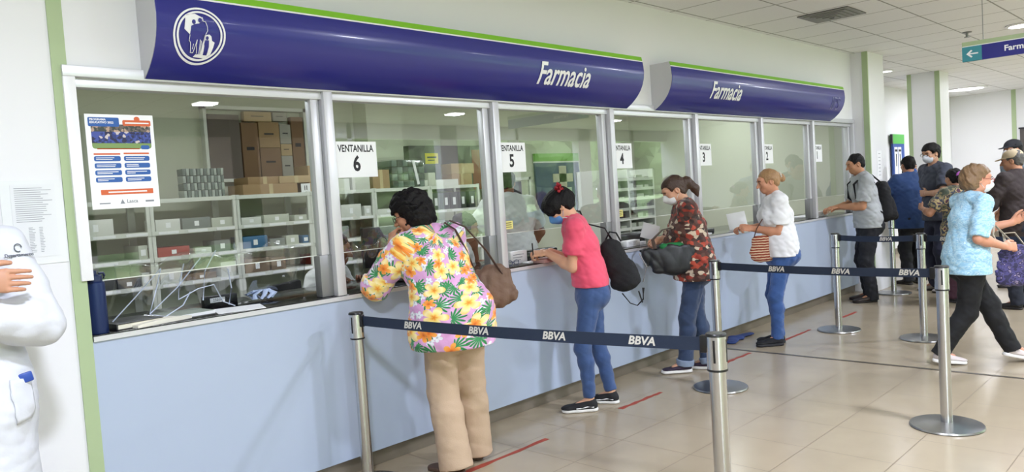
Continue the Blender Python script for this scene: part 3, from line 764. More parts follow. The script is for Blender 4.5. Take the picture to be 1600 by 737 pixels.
for i, (x, y, h) in enumerate([(1.0, -15.5, 5.6), (6.2, -16.5, 6), (11.6, -15.5, 5.8), (17.2, -16, 5.8), (23, -16, 6), (28, -17, 7), (35, -17, 7), (4.0, -22, 6.6), (10.5, -22, 6.6), (17, -22, 6.6), (42, -18, 7), (-5, -18, 6.5)]):
    t = thing('tree', 'leafy green tree on the lawn outside, mirrored in the window glass', 'tree', (x, y, .4), group='trees mirrored in the window glass')
    b = MB(); b.tube([(0, 0, 0), (.1, 0, h * .3), (0, .1, h * .6)], .16, 8, r2=.08); b.build('trunk', M_BARK, t)
    F = []; b = MB()
    for k in range(120):
        a = rng.uniform(0, 6.28); rr = rng.uniform(0, 1) ** .5 * h * .36; z = h * (.28 + .68 * rng.random()); s_ = h * rng.uniform(.06, .12)
        bmx = bmesh.new(); bmesh.ops.create_icosphere(bmx, subdivisions=2, radius=s_)
        vs = [v.co * rng.uniform(.75, 1.25) + Vector((rr * math.cos(a), rr * math.sin(a), z)) for v in bmx.verts]; fs = [[v.index for v in f.verts] for f in bmx.faces]; bmx.free(); b.add(vs, fs)
    b.build('foliage', M_TREE, t, smooth=False)

# ------------------------------------------------------------------ the two curved signs
PZ = [2.125, 2.16, 2.20, 2.24, 2.28, 2.33, 2.38, 2.43, 2.465, 2.50]
PY = [-.030, -.085, -.130, -.163, -.186, -.203, -.209, -.205, -.199, -.190]
def prof(z): return float(np.interp(z, PZ, PY))
def on_sign(off):
    return lambda c: Vector((c.x, prof(c.z + 2.125) + c.y - off + 0.0, c.z))
def sign(x0, L, label):
    t = thing('shop_sign', label, 'sign', (x0, 0, 2.125))
    zs = list(np.linspace(2.125, 2.462, 22))
    def strip(zs, off=0.):
        b = MB(); n = len(zs); vs = []; fs = []
        for x in (0, L):
            vs += [(x, prof(z) - off, z - 2.125) for z in zs] + [(x, prof(z) + .010, z - 2.125) for z in zs]
        for i in range(n - 1):
            fs += [(i, i + 1, 2 * n + i + 1, 2 * n + i)[::-1], (n + i, 3 * n + i, 3 * n + i + 1, n + i + 1)[::-1], (i, n + i, n + i + 1, i + 1)[::-1], (2 * n + i, 2 * n + i + 1, 3 * n + i + 1, 3 * n + i)[::-1]]
        fs += [(0, 2 * n, 3 * n, n), (n - 1, 2 * n - 1, 4 * n - 1, 3 * n - 1)[::-1]]
        return b.add(vs, fs)
    strip(zs).build('face_panel', M_BLUE, t)
    strip([2.462, 2.466, 2.470], .002).build('white_line', M_WHITE, t)
    strip([2.470, 2.485, 2.502], .001).build('green_band', M_LIME, t)
    for x in (0, L):
        b = MB(); poly = [(prof(z) + .004, z - 2.125) for z in list(np.linspace(2.125, 2.502, 20))] + [(0, .377), (0, 0)]
        vs = [(x - .003, y, z) for y, z in poly] + [(x + .003, y, z) for y, z in poly]; n = len(poly)
        b.add(vs, [tuple(range(n)), tuple(range(n, 2 * n))[::-1]] + [(i, i + n, (i + 1) % n + n, (i + 1) % n) for i in range(n)]); b.build('end_cap', M_SILV, t)
    b = MB(); b.bb((0, -.19, .370), (L, -.001, .376)); b.build('top_cover', M_SILV, t)
    return t
s1 = sign(1.395, 3.70, 'long curved blue sign with family emblem and word Farmacia over windows 6 to 4')
s2 = sign(5.50, 3.70, 'farther curved blue sign reading Farmacia over windows 3 to 1, no emblem')
text('lettering', 'Farmacia', .200, M_WHITE, s1, FRONT, (2.76, 0, .168), warp=on_sign(.004), depth=.001, bold=.003, shear=.12, sx=.78)
text('lettering', 'Farmacia', .200, M_WHITE, s2, FRONT, (.93, 0, .175), warp=on_sign(.004), depth=.001, bold=.003, shear=.12, sx=.78)
M_OUT = mat('dull_outline_print', '#7d7fa6', .4)
text('initials', 'IPS', .19, M_OUT, s2, FRONT, (3.45, 0, .17), warp=on_sign(.003), depth=.001, bold=.002, sx=1.0)
text('initials', 'IPS', .165, M_BLUE, s2, FRONT, (3.453, 0, .17), warp=on_sign(.0055), depth=.001, bold=-.003, sx=1.08)
# emblem: double ring, map of two pieces, three figures
def flat_on_sign(polys, m, parent, cx, cz, sc, off, name):
    bm = bmesh.new()
    for poly in polys:
        vs = [bm.verts.new((cx + x * sc, 0, cz + y * sc)) for x, y in poly]
        bm.faces.new(vs)
    bmesh.ops.triangulate(bm, faces=bm.faces[:])
    for i in range(-10, 11):
        bmesh.ops.bisect_plane(bm, geom=bm.verts[:] + bm.edges[:] + bm.faces[:], plane_co=(0, 0, cz + i * .016), plane_no=(0, 0, 1))
    r = bmesh.ops.extrude_face_region(bm, geom=bm.faces[:]); 
    for v in [q for q in r['geom'] if isinstance(q, bmesh.types.BMVert)]: v.co.y -= .002
    bmesh.ops.recalc_face_normals(bm, faces=bm.faces[:])
    w_ = on_sign(off)
    for v in bm.verts: v.co = w_(v.co)
    me = bpy.data.meshes.new(name); bm.to_mesh(me); bm.free(); me.materials.append(m); o = bpy.data.objects.new(name, me); COL.objects.link(o); o.parent = parent; return o
def ring(r0, r1, n=64):
    out = []
    for i in range(n):
        a, b_ = 2 * math.pi * i / n, 2 * math.pi * (i + 1) / n
        out.append([(r0 * math.cos(a), r0 * math.sin(a)), (r1 * math.cos(a), r1 * math.sin(a)), (r1 * math.cos(b_), r1 * math.sin(b_)), (r0 * math.cos(b_), r0 * math.sin(b_))])
    return out
EX, EZ, ES = .190, .180, .120
flat_on_sign(ring(.93, 1.0), M_WHITE, s1, EX, EZ, ES, .002, 'emblem_ring'); flat_on_sign(ring(.80, .87), M_WHITE, s1, EX, EZ, ES, .002, 'emblem_ring')
E_ = lambda pts: [((x - 388) / 232, (355 - y) / 232) for x, y in pts]
maps = [E_([(262, 195), (345, 180), (405, 205), (410, 235), (372, 262), (345, 272), (318, 290), (305, 360), (250, 315), (262, 240)]), E_([(432, 350), (470, 340), (490, 355), (497, 390), (522, 402), (515, 445), (500, 500), (455, 532), (352, 528), (370, 505), (410, 505), (415, 420), (440, 380)])]
flat_on_sign(maps, M_WHITE, s1, EX, EZ, ES, .002, 'emblem_map')
def blob(cx, cy, rx, ry, n=16): return E_([(cx + rx * math.cos(2 * math.pi * i / n), cy + ry * math.sin(2 * math.pi * i / n)) for i in range(n)][::-1])
kid = [blob(452, 372, 12, 15), E_([(436, 390), (468, 390), (474, 440), (466, 508), (456, 508), (452, 460), (446, 508), (434, 508), (436, 440), (430, 420)])]
flat_on_sign(kid, M_BLUE, s1, EX, EZ, ES, .0045, 'emblem_child')
adults = [blob(331, 250, 16, 19), blob(386, 232, 17, 20), E_([(308, 285), (335, 270), (365, 262), (410, 255), (435, 270), (450, 320), (432, 345), (410, 350), (405, 500), (372, 508), (366, 400), (345, 490), (320, 495), (300, 410), (300, 350)])]
flat_on_sign(adults, M_BLUE, s1, EX, EZ, ES, .0045, 'emblem_adults')
def outline(pts, wdt=4):
    out = []; P = [Vector((x, y)) for x, y in pts]
    for a, b_ in zip(P[:-1], P[1:]):
        d = (b_ - a).normalized(); n = Vector((-d.y, d.x)) * wdt / 2; a2 = a - d * 1.0; b2 = b_ + d * 1.0
        out.append(E_([tuple(a2 + n), tuple(b2 + n), tuple(b2 - n), tuple(a2 - n)]))
    return out
flat_on_sign(outline([(405, 205), (412, 238), (432, 240), (448, 280), (450, 315), (434, 345)]) + outline([(298, 360), (292, 405), (306, 420), (318, 498), (340, 498), (362, 395), (362, 440), (372, 500)]) + outline([(390, 392), (392, 505)]) + outline([(400, 400), (402, 505)]) + outline([(335, 430), (330, 470)]), M_WHITE, s1, EX, EZ, ES, .0065, 'emblem_outline')

# hanging direction sign
t = thing('hanging_sign', 'blue hanging sign with arrow and word Farmacia below the ceiling', 'sign', (7.2, -1.90, 2.345))
# its length runs along -y (towards the hall)
HM = Matrix(((0, 0, -1), (-1, 0, 0), (0, 1, 0)))           # right = -y, up = z, out = -x
b = MB(); b.bb((-.012, -1.3, 0), (.012, 0, .118)); b.build('sign_board', M_BLUE, t)
b = MB(); b.bb((-.014, -1.3, .124), (.014, 0, .158)); b.build('green_band', M_GREEN, t)
b = MB(); b.bb((-.0135, -1.3, .118), (.0135, 0, .124)); b.build('white_line', M_WHITE, t)
b = MB(); b.bb((-.0145, -.14, .0), (.0145, 0, .118)); b.build('arrow_field', mat('teal_print', '#3f8f9b', .4), t)
b = MB(); b.prism([(.03, .059), (.065, .09), (.075, .082), (.055, .064), (.115, .064), (.115, .054), (.055, .054), (.075, .036), (.065, .028)], .003, HM, (-.0145, 0, 0)); b.build('arrow', M_WHITE, t)
text('lettering', 'Farmacia', .062, M_WHITE, t, HM, (-.0125, -.41, .062), depth=.001, bold=.0015, sx=1.05)
for y in (-.15, -1.15):
    b = MB(); b.tube([(0, y, .158), (0, y, .635)], .003, 6); b.build('hanger_wire', M_ALUD, t)

# ------------------------------------------------------------------ ceiling fittings
M_LAMP = mat('lamp_glow', '#ffffff', .4, emit=('#ffffff', 9.))
def downlight(x, y, r, label):
    t = thing('downlight', label, 'ceiling light', (x, y, 2.98))
    b = MB(); b.lathe([(r * 1.18, -.001), (r * 1.2, -.012), (r, -.02), (r * .95, -.004)], seg=28); b.build('light_rim', M_WHITE, t)
    b = MB(); b.lathe([(.001, -.012), (r * .96, -.012), (r * .96, -.006)][::-1], seg=28); b.build('light_diffuser', M_LAMP, t)
downlight(12.2, .30, .09, 'small round downlight next to the wall pier, above the blue notice board')
downlight(16.9, .35, .30, 'wide round downlight between the white column and far wall')
downlight(9.94, -1.83, .13, 'round downlight at the right edge beside the hanging sign')
M_VENT = mat('vent_grey', '#8d8c88', .5, .3)
t = thing('ceiling_vent', 'square slatted air vent in the tiled ceiling', 'vent', (7.35, -.80, 2.98))
b = MB()
for k in range(5):
    a = .23 - k * .042; z = -.005 - .006 * k
    for x0, y0, x1, y1 in ((-a, -a, a, -a + .04), (-a, a - .04, a, a), (-a, -a + .04, -a + .04, a - .04), (a - .04, -a + .04, a, a - .04)):
        b.bb((x0, y0, z - .006), (x1, y1, z))
b.build('vent_slats', M_VENT, t)
b = MB(); b.bb((-.23, -.23, -.003), (.23, .23, -.0005)); b.build('vent_backing', M_BLK, t)
t = thing('smoke_detector', 'small sprinkler head on the ceiling by the hanging sign', 'sprinkler', (9.82, -1.33, 2.98))
b = MB(); b.lathe([(.05, 0), (.05, -.008), (.015, -.015), (.012, -.05), (.03, -.055), (.03, -.06)][::-1], seg=16); b.build('sprinkler_head', M_ALUD, t)
for x, y in [(0.5, -2.6), (0.5, -5.6), (4.6, -3.4), (4.6, -6.2), (9.0, -3.4), (9.0, -6.2), (13.6, -3.4), (13.6, -6.2)]:
    t = thing('ceiling_panel_light', 'square ceiling light in the hall, mirrored in the window glass', 'ceiling light', (x, y, 2.98), group='square ceiling lights of the hall')
    b = MB(); b.bb((-.15, -.15, -.02), (.15, .15, -.001)); b.build('light_frame', M_ALUW, t)
    b = MB(); b.bb((-.125, -.125, -.026), (.125, .125, -.02)); b.build('light_diffuser', M_LAMP, t)
for x, y in [(2.2, 1.7), (4.6, 1.7), (7.0, 1.7), (9.2, 1.7)]:
    t = thing('ceiling_panel_light', 'long ceiling light panel inside the pharmacy room', 'ceiling light', (x, y, 2.75), group='ceiling light panels of the pharmacy')
    b = MB(); b.bb((-.62, -.17, -.02), (.62, .17, -.001)); b.build('light_frame', M_ALUW, t)
    b = MB(); b.bb((-.58, -.13, -.026), (.58, .13, -.02)); b.build('light_diffuser', M_LAMP, t)

# floor marks
b = MB(); b.bb((6.19, -8, .0002), (6.225, .05, .002)); tag(b.build('floor_joint_strip', mat('joint_metal', '#5c564b', .35, .6, var=.3, vscale=20), at=(6.2, -1, 0)), 'dark metal joint strip running across the tiled floor', 'floor strip')
M_TAPE = mat('red_tape', '#9c4434', .7, var=.3, vscale=30)
for x0, x1, y, lab in [(2.25, 3.42, -.48, 'long worn red tape mark on the floor behind the floral shirt woman'), (4.17, 4.67, -.487, 'worn red tape mark on the floor behind the pink shirt woman'),
                       (5.60, 6.14, -.445, 'red tape mark on the floor behind the woman in the patterned blouse'), (6.75, 7.34, -.475, 'red tape mark on the floor behind the white tee woman'), (8.10, 8.48, -.50, 'small far red tape mark on the floor before the grey tee man')]:
    b = MB(); n = 14; rr = random.Random(int(x0 * 100)); xs = np.linspace(x0, x1, n)
    up_ = [(x, y + .018 + rr.uniform(-.008, .006)) for x in xs]; dn = [(x, y - .018 + rr.uniform(-.006, .008)) for x in xs][::-1]
    b.prism(up_ + dn, .0008, None, (0, 0, .0004)); o = b.build('floor_tape', M_TAPE, at=(x0, y, 0)); tag(o, lab, 'tape mark', 'red tape marks on the floor')
# ------------------------------------------------------------------ number sheets and notices
NUM = [('6', 2.373), ('5', 3.650), ('4', 4.925), ('3', 6.205), ('2', 7.49), ('1', 8.775)]
words = {'6': 'third', }
for n, x in NUM:
    t = thing('number_sheet', 'white sheet reading VENTANILLA %s taped inside the window glass' % n, 'sign', (x + .14 + (.022 if n == '6' else .008), .030, 1.655), group='window number sheets')
    b = MB(); b.bb((-.14, -.0005, 0), (.14, .0005, .20)); b.build('paper_sheet', M_PAPER, t)
    text('heading', 'VENTANILLA', .055, M_INK, t, FRONT, (0, -.0008, .160), depth=.0002, bold=.0012, sx=.74)
    text('number', n, .118, M_INK, t, FRONT, (0, -.0008, .073), depth=.0002, bold=.0035, sx=.85)
# poster on the first window
t = thing('poster', 'large white poster with group photo, blue and orange boxes on the leftmost window', 'poster', (1.146, .030, 1.552))
PW, PH = .288, .416
b = MB(); b.bb((0, -.0005, 0), (PW, .0005, PH)); b.build('poster_sheet', M_PAPER, t)
M_PB = mat('poster_blue', '#2f5fa8', .5); M_PO = mat('poster_orange', '#d4653a', .5)
def rr(b, x0, z0, x1, z1, r, d=.001):
    pts = []
    for cx, cz, a0 in ((x1 - r, z1 - r, 0), (x0 + r, z1 - r, 90), (x0 + r, z0 + r, 180), (x1 - r, z0 + r, 270)):
        for k in range(5): a = R(a0 + k * 22.5); pts.append((cx + r * math.cos(a), cz + r * math.sin(a)))
    b.prism(pts, d, FRONT, (0, -.0005, 0)); return b
mp = mat('group_photo', '#31406b', .5); gq = G(mp); tc = gq.n('TexCoord'); sp = gq.n('SeparateXYZ'); gq.l(tc.outputs['Object'], sp.inputs[0])
vo = gq.n('TexVoronoi'); vo.inputs['Scale'].default_value = 95; gq.l(tc.outputs['Object'], vo.inputs['Vector'])
zz = gq.n('MapRange'); gq.l(sp.outputs[2], zz.inputs[0]); zz.inputs[1].default_value = .265; zz.inputs[2].default_value = .385
crowd = gq.ramp(vo.outputs['Color'], [(0, '#2c3a78'), (.35, '#4353a0'), (.6, '#27284a'), (.78, '#c9bfc0'), (.9, '#33448c')])
tops = gq.ramp(vo.outputs['Color'], [(0, '#6b5f5a'), (.4, '#3d4440'), (.7, '#b59a85')])
gq.l(gq.mix(gq.math('GREATER_THAN', zz.outputs[0], .62), gq.mix(gq.math('LESS_THAN', zz.outputs[0], .20), crowd, lin('#7e9a5c')), tops), gq.b.inputs['Base Color'])
b = MB(); rr(b, .022, .265, .272, .372, .012); b.build('group_photograph', mp, t)
b = MB(); rr(b, .012, .362, .140, .402, .006, .0016); b.build('blue_box', M_PB, t)
for r_ in range(4):
    for c_ in range(2):
        x0 = .024 + c_ * .124; z1 = .232 - r_ * .031; b = MB(); rr(b, x0, z1 - .022, x0 + .110, z1, .007, .0014); b.build('blue_box', M_PB, t)
b = MB(); rr(b, .225, .262, .262, .280, .007, .0018); b.build('blue_box', M_PB, t)
for a_ in ((.155, .366, .276, .392, .006, .0016), (.205, .386, .229, .408, .010, .0015), (.024, .238, .134, .245, .002), (.148, .240, .258, .247, .002), (.040, .062, .262, .084, .002), (.04, .262, .22, .267, .002)): b = MB(); rr(b, *a_); b.build('orange_box', M_PO, t)
text('heading', 'PROGRAMA\nEDUCATIVO 2022', .0125, M_WHITE, t, FRONT, (.018, -.0022, .386), depth=.0001, bold=.0004, align='LEFT')
text('logo_word', 'Lasca', .022, M_GREYINK, t, FRONT, (.168, -.0008, .030), depth=.0001, bold=.0004)
b = MB(); b.prism([(.116, .020), (.136, .020), (.126, .040)], .0005, FRONT, (0, -.0005, 0)); b.build('logo_mark', M_GREYINK, t)
b = MB(); rng = random.Random(5)
for r_ in range(4):
    for c_ in range(2):
        x0 = .032 + c_ * .124; z1 = .232 - r_ * .031
        b.bb((x0, -.0024, z1 - .009), (x0 + rng.uniform(.05, .09), -.0018, z1 - .006)); b.bb((x0, -.0024, z1 - .016), (x0 + rng.uniform(.03, .08), -.0018, z1 - .013))
b.bb((.07, -.0018, .070), (.235, -.0014, .076)); b.bb((.165, -.0024, .376), (.268, -.0018, .382)); b.build('fine_print', M_WHITE, t)
b = MB(); b.bb((.030, -.001, .022), (.075, -.0006, .027)); b.bb((.225, -.001, .024), (.262, -.0006, .032)); b.build('sponsor_print', M_GREYINK, t)
# notices on the left wall
t = thing('notice_sheet', 'white printed notice in a plastic sleeve on the wall behind the white coat', 'notice', (.80, -.001, 1.34))
b = MB(); b.bb((0, -.003, .0), (.225, 0, .345)); b.build('plastic_sleeve', mat('sleeve_plastic', '#e9ebec', .2, spec=.6), t)
b = MB(); b.bb((.035, -.005, .03), (.195, -.003, .33)); b.build('paper_sheet', mat('notice_paper', '#e2e4e6', .6), t)
b = MB(); rng = random.Random(8)
for i in range(17):
    z = .312 - i * .0085; b.bb((.048, -.0058, z), (.048 + rng.uniform(.09, .135), -.005, z + .0022))
for i in range(16):
    z = .150 - i * .0066; b.bb((.088, -.0058, z), (.088 + rng.uniform(.012, .024), -.005, z + .0022)); b.bb((.126, -.0058, z), (.126 + rng.uniform(.010, .018), -.005, z + .0022))
b.build('print_lines', mat('faint_print', '#9a9da3', .7), t)
t = thing('notice_sheet', 'small white list taped to the wall pier behind the grey tee man', 'notice', (10.20, -.201, 1.40))
b = MB(); b.bb((0, -.002, 0), (.17, 0, .36)); b.build('paper_sheet', M_PAPER, t)
b = MB()
for i in range(7): b.bb((.05, -.003, .05 + i * .045), (.12, -.002, .056 + i * .045))
b.build('print_lines', M_GREYINK, t)
# notice boards far away
def board(loc, w_, h_, label, stripe=True):
    t = thing('notice_board', label, 'notice board', loc)
    b = MB(); b.bb((0, -.03, 0), (w_, 0, h_)); b.build('board_panel', mat('board_blue', '#2b4f9b', .4), t)
    b = MB(); b.bb((0, -.034, h_), (w_, 0, h_ + .17)); b.build('green_header', mat('header_green', '#57b54f', .4), t)
    b = MB(); b.bb((-.05, -.034, h_ - .0), (0, 0, h_ + .17)); b.build('header_end', M_BLK, t)
    for k in range(2):
        b = MB(); b.bb((.06 + k * .20, -.036, h_ - .62), (.22 + k * .20, -.03, h_ - .06)); b.build('paper_sheet', M_PAPER, t)
        b = MB(); b.bb((.12 + k * .20, -.039, h_ - .40), (.16 + k * .20, -.036, h_ - .18)); b.bb((.08 + k * .20, -.039, h_ - .14), (.20 + k * .20, -.036, h_ - .10)); b.build('print_lines', M_INK, t)
    return t
board((14.55, 1.0, .75), .62, 1.22, 'blue notice board with green header and two sheets in the bright corridor')
t = thing('wall_board', 'small dark framed board at the right edge on the far wall', 'notice board', (18.46, -.22, 1.62))
b = MB(); b.bb((0, -1.0, 0), (.03, 0, .55)); b.build('board_panel', mat('dark_board', '#4a4440', .5), t)
b = MB(); b.bb((-.01, -1.02, -.03), (.0, .02, .0)); b.bb((-.01, -1.02, .55), (0, .02, .58)); b.build('board_frame', M_INK, t)

# ------------------------------------------------------------------ barrier posts and belts
PR = [(.001, 0), (.19, 0), (.195, .006), (.19, .014), (.10, .024), (.045, .030), (.033, .034)]
def barrier(x, y, label):
    t = thing('barrier_post', label, 'barrier post', (x, y, 0), group=None)
    b = MB(); b.lathe([(.001, .0), (.192, .0), (.196, .005), (.192, .014), (.12, .021), (.04, .028), (.001, .029)][::-1], seg=48); b.build('post_base', M_STEEL, t)
    b = MB(); b.lathe([(.0315, .02), (.0315, .80), (.001, .80)][::-1], seg=28); b.build('post_pole', M_CHROME, t)
    b = MB(); b.lathe([(.001, .795), (.0385, .795), (.0385, .803), (.001, .803)][::-1], seg=28); b.build('black_ring', M_BLK, t)
    b = MB(); b.lathe([(.001, .803), (.0375, .803), (.0375, .926), (.001, .926)][::-1], seg=32); b.build('belt_head', M_CHROME, t)
    b = MB(); b.lathe([(.001, .926), (.0395, .926), (.0395, .932), (.036, .937), (.001, .938)][::-1], seg=32); b.build('head_cap', M_BLK, t)
    for a in (15, 105, 195, 285):
        b = MB(); c_, s_ = math.cos(R(a)), math.sin(R(a)); b.box((c_ * .0372, s_ * .0372, .872), (.003, .008, .085), Matrix.Rotation(R(a), 3, 'Z')); b.build('belt_slot', M_BLK, t)
    return t
PA, PB, PC_, PD, PE, PF, PG = (2.305, -.19), (2.56, -2.15), (4.99, -.79), (7.42, -.72), (7.32, -1.50), (4.86, -2.31), (9.93, -.43)
barrier(*PA, 'steel barrier post nearest the counter, left of the floral shirt woman'); barrier(*PB, 'steel barrier post nearest the camera, cut by the bottom edge')
barrier(*PC_, 'steel barrier post beside the patterned blouse woman, half behind the nearest post'); barrier(*PD, 'steel barrier post right of the white tee woman, near the counter')
barrier(*PE, 'steel barrier post left of the walking woman, base showing behind her shoe'); barrier(*PF, 'large steel barrier post with whole round base in front of the walking woman')
barrier(*PG, 'farthest thin barrier post right of the grey tee man')
def belt(p, q, label, texts, z=.893, h=.052, sag=.012, size=.047):
    P = Vector((p[0], p[1], z)); Q = Vector((q[0], q[1], z)); d = (Q - P); L = d.length; d.normalize(); P = P + d * .036; L -= .072; nrm = Vector((0, 0, 1)).cross(d)
    t = thing('barrier_belt', label, 'barrier belt', P)
    b = MB(); n = 16; vs = []
    for i in range(n + 1):
        u = i / n; dz = -sag * 4 * u * (1 - u)
        for s_ in (-1, 1):
            for q_ in (-1, 1): vs.append(d * L * u + Vector((0, 0, dz + s_ * h / 2)) + nrm * q_ * .0012)
    fs = []
    for i in range(n):
        a = i * 4; c = a + 4
        fs += [(a, c, c + 1, a + 1), (a + 2, a + 3, c + 3, c + 2), (a, a + 2, c + 2, c), (a + 1, c + 1, c + 3, a + 3)]
    fs += [(0, 1, 3, 2), (n * 4, n * 4 + 2, n * 4 + 3, n * 4 + 1)]
    b.add(vs, fs); b.build('belt_strap', M_BELT, t, smooth=False)
    b = MB(); b.box(d * (L - .012), (.028, .024, .066), Matrix((d, nrm, Vector((0, 0, 1)))).transposed()); b.build('belt_clip', M_BLK, t, bevel=.003); b = MB(); b.box(d * .008, (.018, .022, .064), Matrix((d, nrm, Vector((0, 0, 1)))).transposed()); b.build('belt_clip', M_BLK, t, bevel=.003)
    out = -nrm if nrm.x > 0 else nrm         # lettering on the side towards the entrance
    rt_ = Vector((0, 0, 1)).cross(out)
    M = Matrix((rt_, Vector((0, 0, 1)), out)).transposed()
    for u in texts:
        dz = -sag * 4 * u * (1 - u)
        text('belt_lettering', 'BBVA', size, M_LETTER, t, M, d * L * u + Vector((0, 0, dz)) + out * .0014, depth=.0003, bold=.0014, shear=.25, sx=1.05)
    return t
belt(PA, PB, 'near navy belt lettered BBVA stretched between the two nearest posts', (.195, .415, .635, .855))
belt(PC_, PF, 'middle navy belt lettered BBVA ending at the large post', (.31, .615, .90), sag=.010)
belt(PD, PE, 'far dark belt lettered BBVA right behind the grey tee man', (.62,), size=.045)
belt(PE, (7.12, -2.75), 'far dark belt lettered BBVA behind the walking woman', (.15, .7), size=.045)

# ------------------------------------------------------------------ things on the counter
ZC = 1.012
t = thing('water_bottle', 'dark blue metal water bottle at the left end of the counter', 'bottle', (1.132, .042, ZC))
mb_ = mat('bottle_navy', '#1d2f5c', .35, .3); mb2 = mat('bottle_cap', '#16244a', .4)
b = MB(); b.lathe([(.001, 0), (.036, 0), (.038, .006), (.038, .205), (.037, .222), (.026, .232), (.001, .232)][::-1], seg=32); b.build('bottle_body', mb_, t)
b = MB(); b.lathe([(.001, .228), (.029, .228), (.029, .252), (.022, .258), (.001, .258)][::-1], seg=28); b.lathe([(.001, .258), (.016, .258), (.016, .276), (.001, .276)][::-1], (-.008, 0, 0), seg=20); b.tube([(.016, 0, .262), (.036, 0, .262), (.040, 0, .250), (.036, 0, .236)], .005, 8); b.build('bottle_cap', mb2, t)
t = thing('folder', 'thick black folder on the counter beside the water bottle', 'folder', (1.29, .135, ZC), R(8))
b = MB(); b.bb((-.11, -.10, .024), (.11, .12, .028)); b.bb((-.11, -.10, 0), (.11, .12, .004)); b.bb((-.11, -.10, 0), (-.105, .12, .028)); b.build('folder_cover', mat('black_leatherette', '#17171a', .4), t, bevel=.002)
b = MB(); b.bb((-.10, -.096, .004), (.108, .115, .024)); b.build('paper_block', mat('cream_paper', '#e6e1cf', .7), t)
t = thing('notebook', 'open notebook with cream pages lying against the black folder', 'notebook', (1.40, .075, ZC), R(14))
b = MB(); n = 10
top_ = [(-.14 + .28 * i / n, .012 + .008 * math.sin(math.pi * i / n)) for i in range(n + 1)]
M_XZ = Matrix(((1, 0, 0), (0, 0, 1), (0, 1, 0)))
b.prism([(x, z) for x, z in top_] + [(.14, 0), (-.14, 0)], .10, M_XZ, (0, -.05, 0)); b.build('page_block', mat('cream_pages', '#ece8da', .7), t)
t = thing('spiral_notebook', 'spiral bound notebook with green cover lying on the counter', 'notebook', (1.55, .20, ZC), R(4))
b = MB(); b.bb((-.13, -.10, 0), (.13, .10, .014)); b.build('page_block', M_PAPER, t)
b = MB(); b.bb((-.128, -.098, .014), (.128, .098, .016)); b.build('book_cover', mat('green_grey_cover', '#8d988a', .5), t)
b = MB()
for k in range(16):
    y = -.09 + k * .012; b.tube([(-.13 + .014 * math.cos(a), y + .001 * a, .009 + .012 * math.sin(a)) for a in np.linspace(0, 6.2, 12)], .0014, 5)
b.build('wire_spiral', M_CHROME, t)
t = thing('paper_sheets', 'loose white sheets hanging just past the counter edge left of the first mullion', 'paper', (1.80, .13, ZC), R(-3))
b = MB(); b.add([(-.13, -.11, .002), (.10, -.14, .003), (.16, .06, .001), (-.08, .09, .004), (-.13, -.11, .0005), (.10, -.14, .0005), (.16, .06, 0), (-.08, .09, .0005)], [(0, 1, 2, 3), (4, 7, 6, 5), (0, 4, 5, 1), (1, 5, 6, 2), (2, 6, 7, 3), (3, 7, 4, 0)]); b.build('sheet', M_PAPER, t, smooth=False)
# clear plastic film draped behind the gap
def film(name, x0, x1, y0, z0, z1, label, seed, lean=.16):
    rg = random.Random(seed); nx, nz = 44, 18; vs = []
    ph = [rg.uniform(0, 6.28) for _ in range(6)]
    for j in range(nz + 1):
        v = j / nz
        for i in range(nx + 1):
            u = i / nx; x = x0 + (x1 - x0) * u
            w_ = .018 * math.sin(u * 23 + ph[0] + 3 * v) + .012 * math.sin(u * 51 + ph[1] - 4 * v) + .03 * (1 - v) * math.sin(u * 9 + ph[2])
            z = z0 + (z1 - z0) * v * (1 - .16 * abs(math.sin(u * 7 + ph[3]))) + .010 * math.sin(u * 37 + ph[4]) * v
            y = y0 + lean * (1 - v) ** 1.6 + w_ * (1.2 - v) + .03 * v
            vs.append((x, max(y, .10), z))
    fs = [(j * (nx + 1) + i, j * (nx + 1) + i + 1, (j + 1) * (nx + 1) + i + 1, (j + 1) * (nx + 1) + i) for j in range(nz) for i in range(nx)]
    b = MB(); b.add(vs, fs); o = b.build(name, M_FILM, at=(x0, y0, z0)); tag(o, label, 'plastic film')
    sm = o.modifiers.new('thickness', 'SOLIDIFY'); sm.thickness = .0015
    return o
film('plastic_film', 1.25, 2.25, .12, ZC + .002, 1.34, 'crumpled clear plastic film hung under the leftmost glass pane', 3)
film('plastic_film', 2.42, 3.05, .14, ZC + .002, 1.30, 'clear plastic film draped beside the floral shirt woman, over the black monitor', 9)
# pale tubes drawing the reflections and creases of the film
b = MB()
M_FILM_GLINT = mat('film_glint', '#d3dcf0', .4)
for pts in ([(1.22, .14, 1.04), (1.33, .14, 1.14), (1.45, .13, 1.26)], [(1.45, .13, 1.26), (1.42, .13, 1.16), (1.38, .13, 1.05), (1.45, .12, 1.03), (1.54, .13, 1.07), (1.58, .13, 1.13)], [(1.38, .13, 1.05), (1.52, .13, 1.16), (1.64, .12, 1.29)], [(1.56, .13, 1.27), (1.53, .13, 1.17), (1.52, .13, 1.10)], [(1.72, .12, 1.32), (1.66, .13, 1.22), (1.64, .13, 1.08)], [(1.52, .13, 1.10), (1.62, .13, 1.14), (1.70, .13, 1.15), (1.74, .13, 1.06), (1.80, .13, 1.03)], [(1.78, .13, 1.22), (1.79, .13, 1.12), (1.77, .13, 1.04)]):
    P = [Vector(p) for p in pts]; b.tube(P, .006, 6, flat=(1, .4))
tag(b.build('film_glint_creases', M_FILM_GLINT, at=(1.45, .13, ZC)), 'pale bluish strips standing for reflections and creases of the film behind the leftmost gap', 'straps')
b = MB(); b.bb((1.72, .30, ZC), (1.90, .34, 1.075)); o = b.build('label_block', M_BLK, at=(1.8, .32, ZC), bevel=.003); tag(o, 'small black block with a white number tag behind the papers', 'tag holder')
b = MB(); b.bb((-.05, -.0225, .028), (.03, -.0205, .052)); q_ = b.build('number_tag', M_PAPER, o)
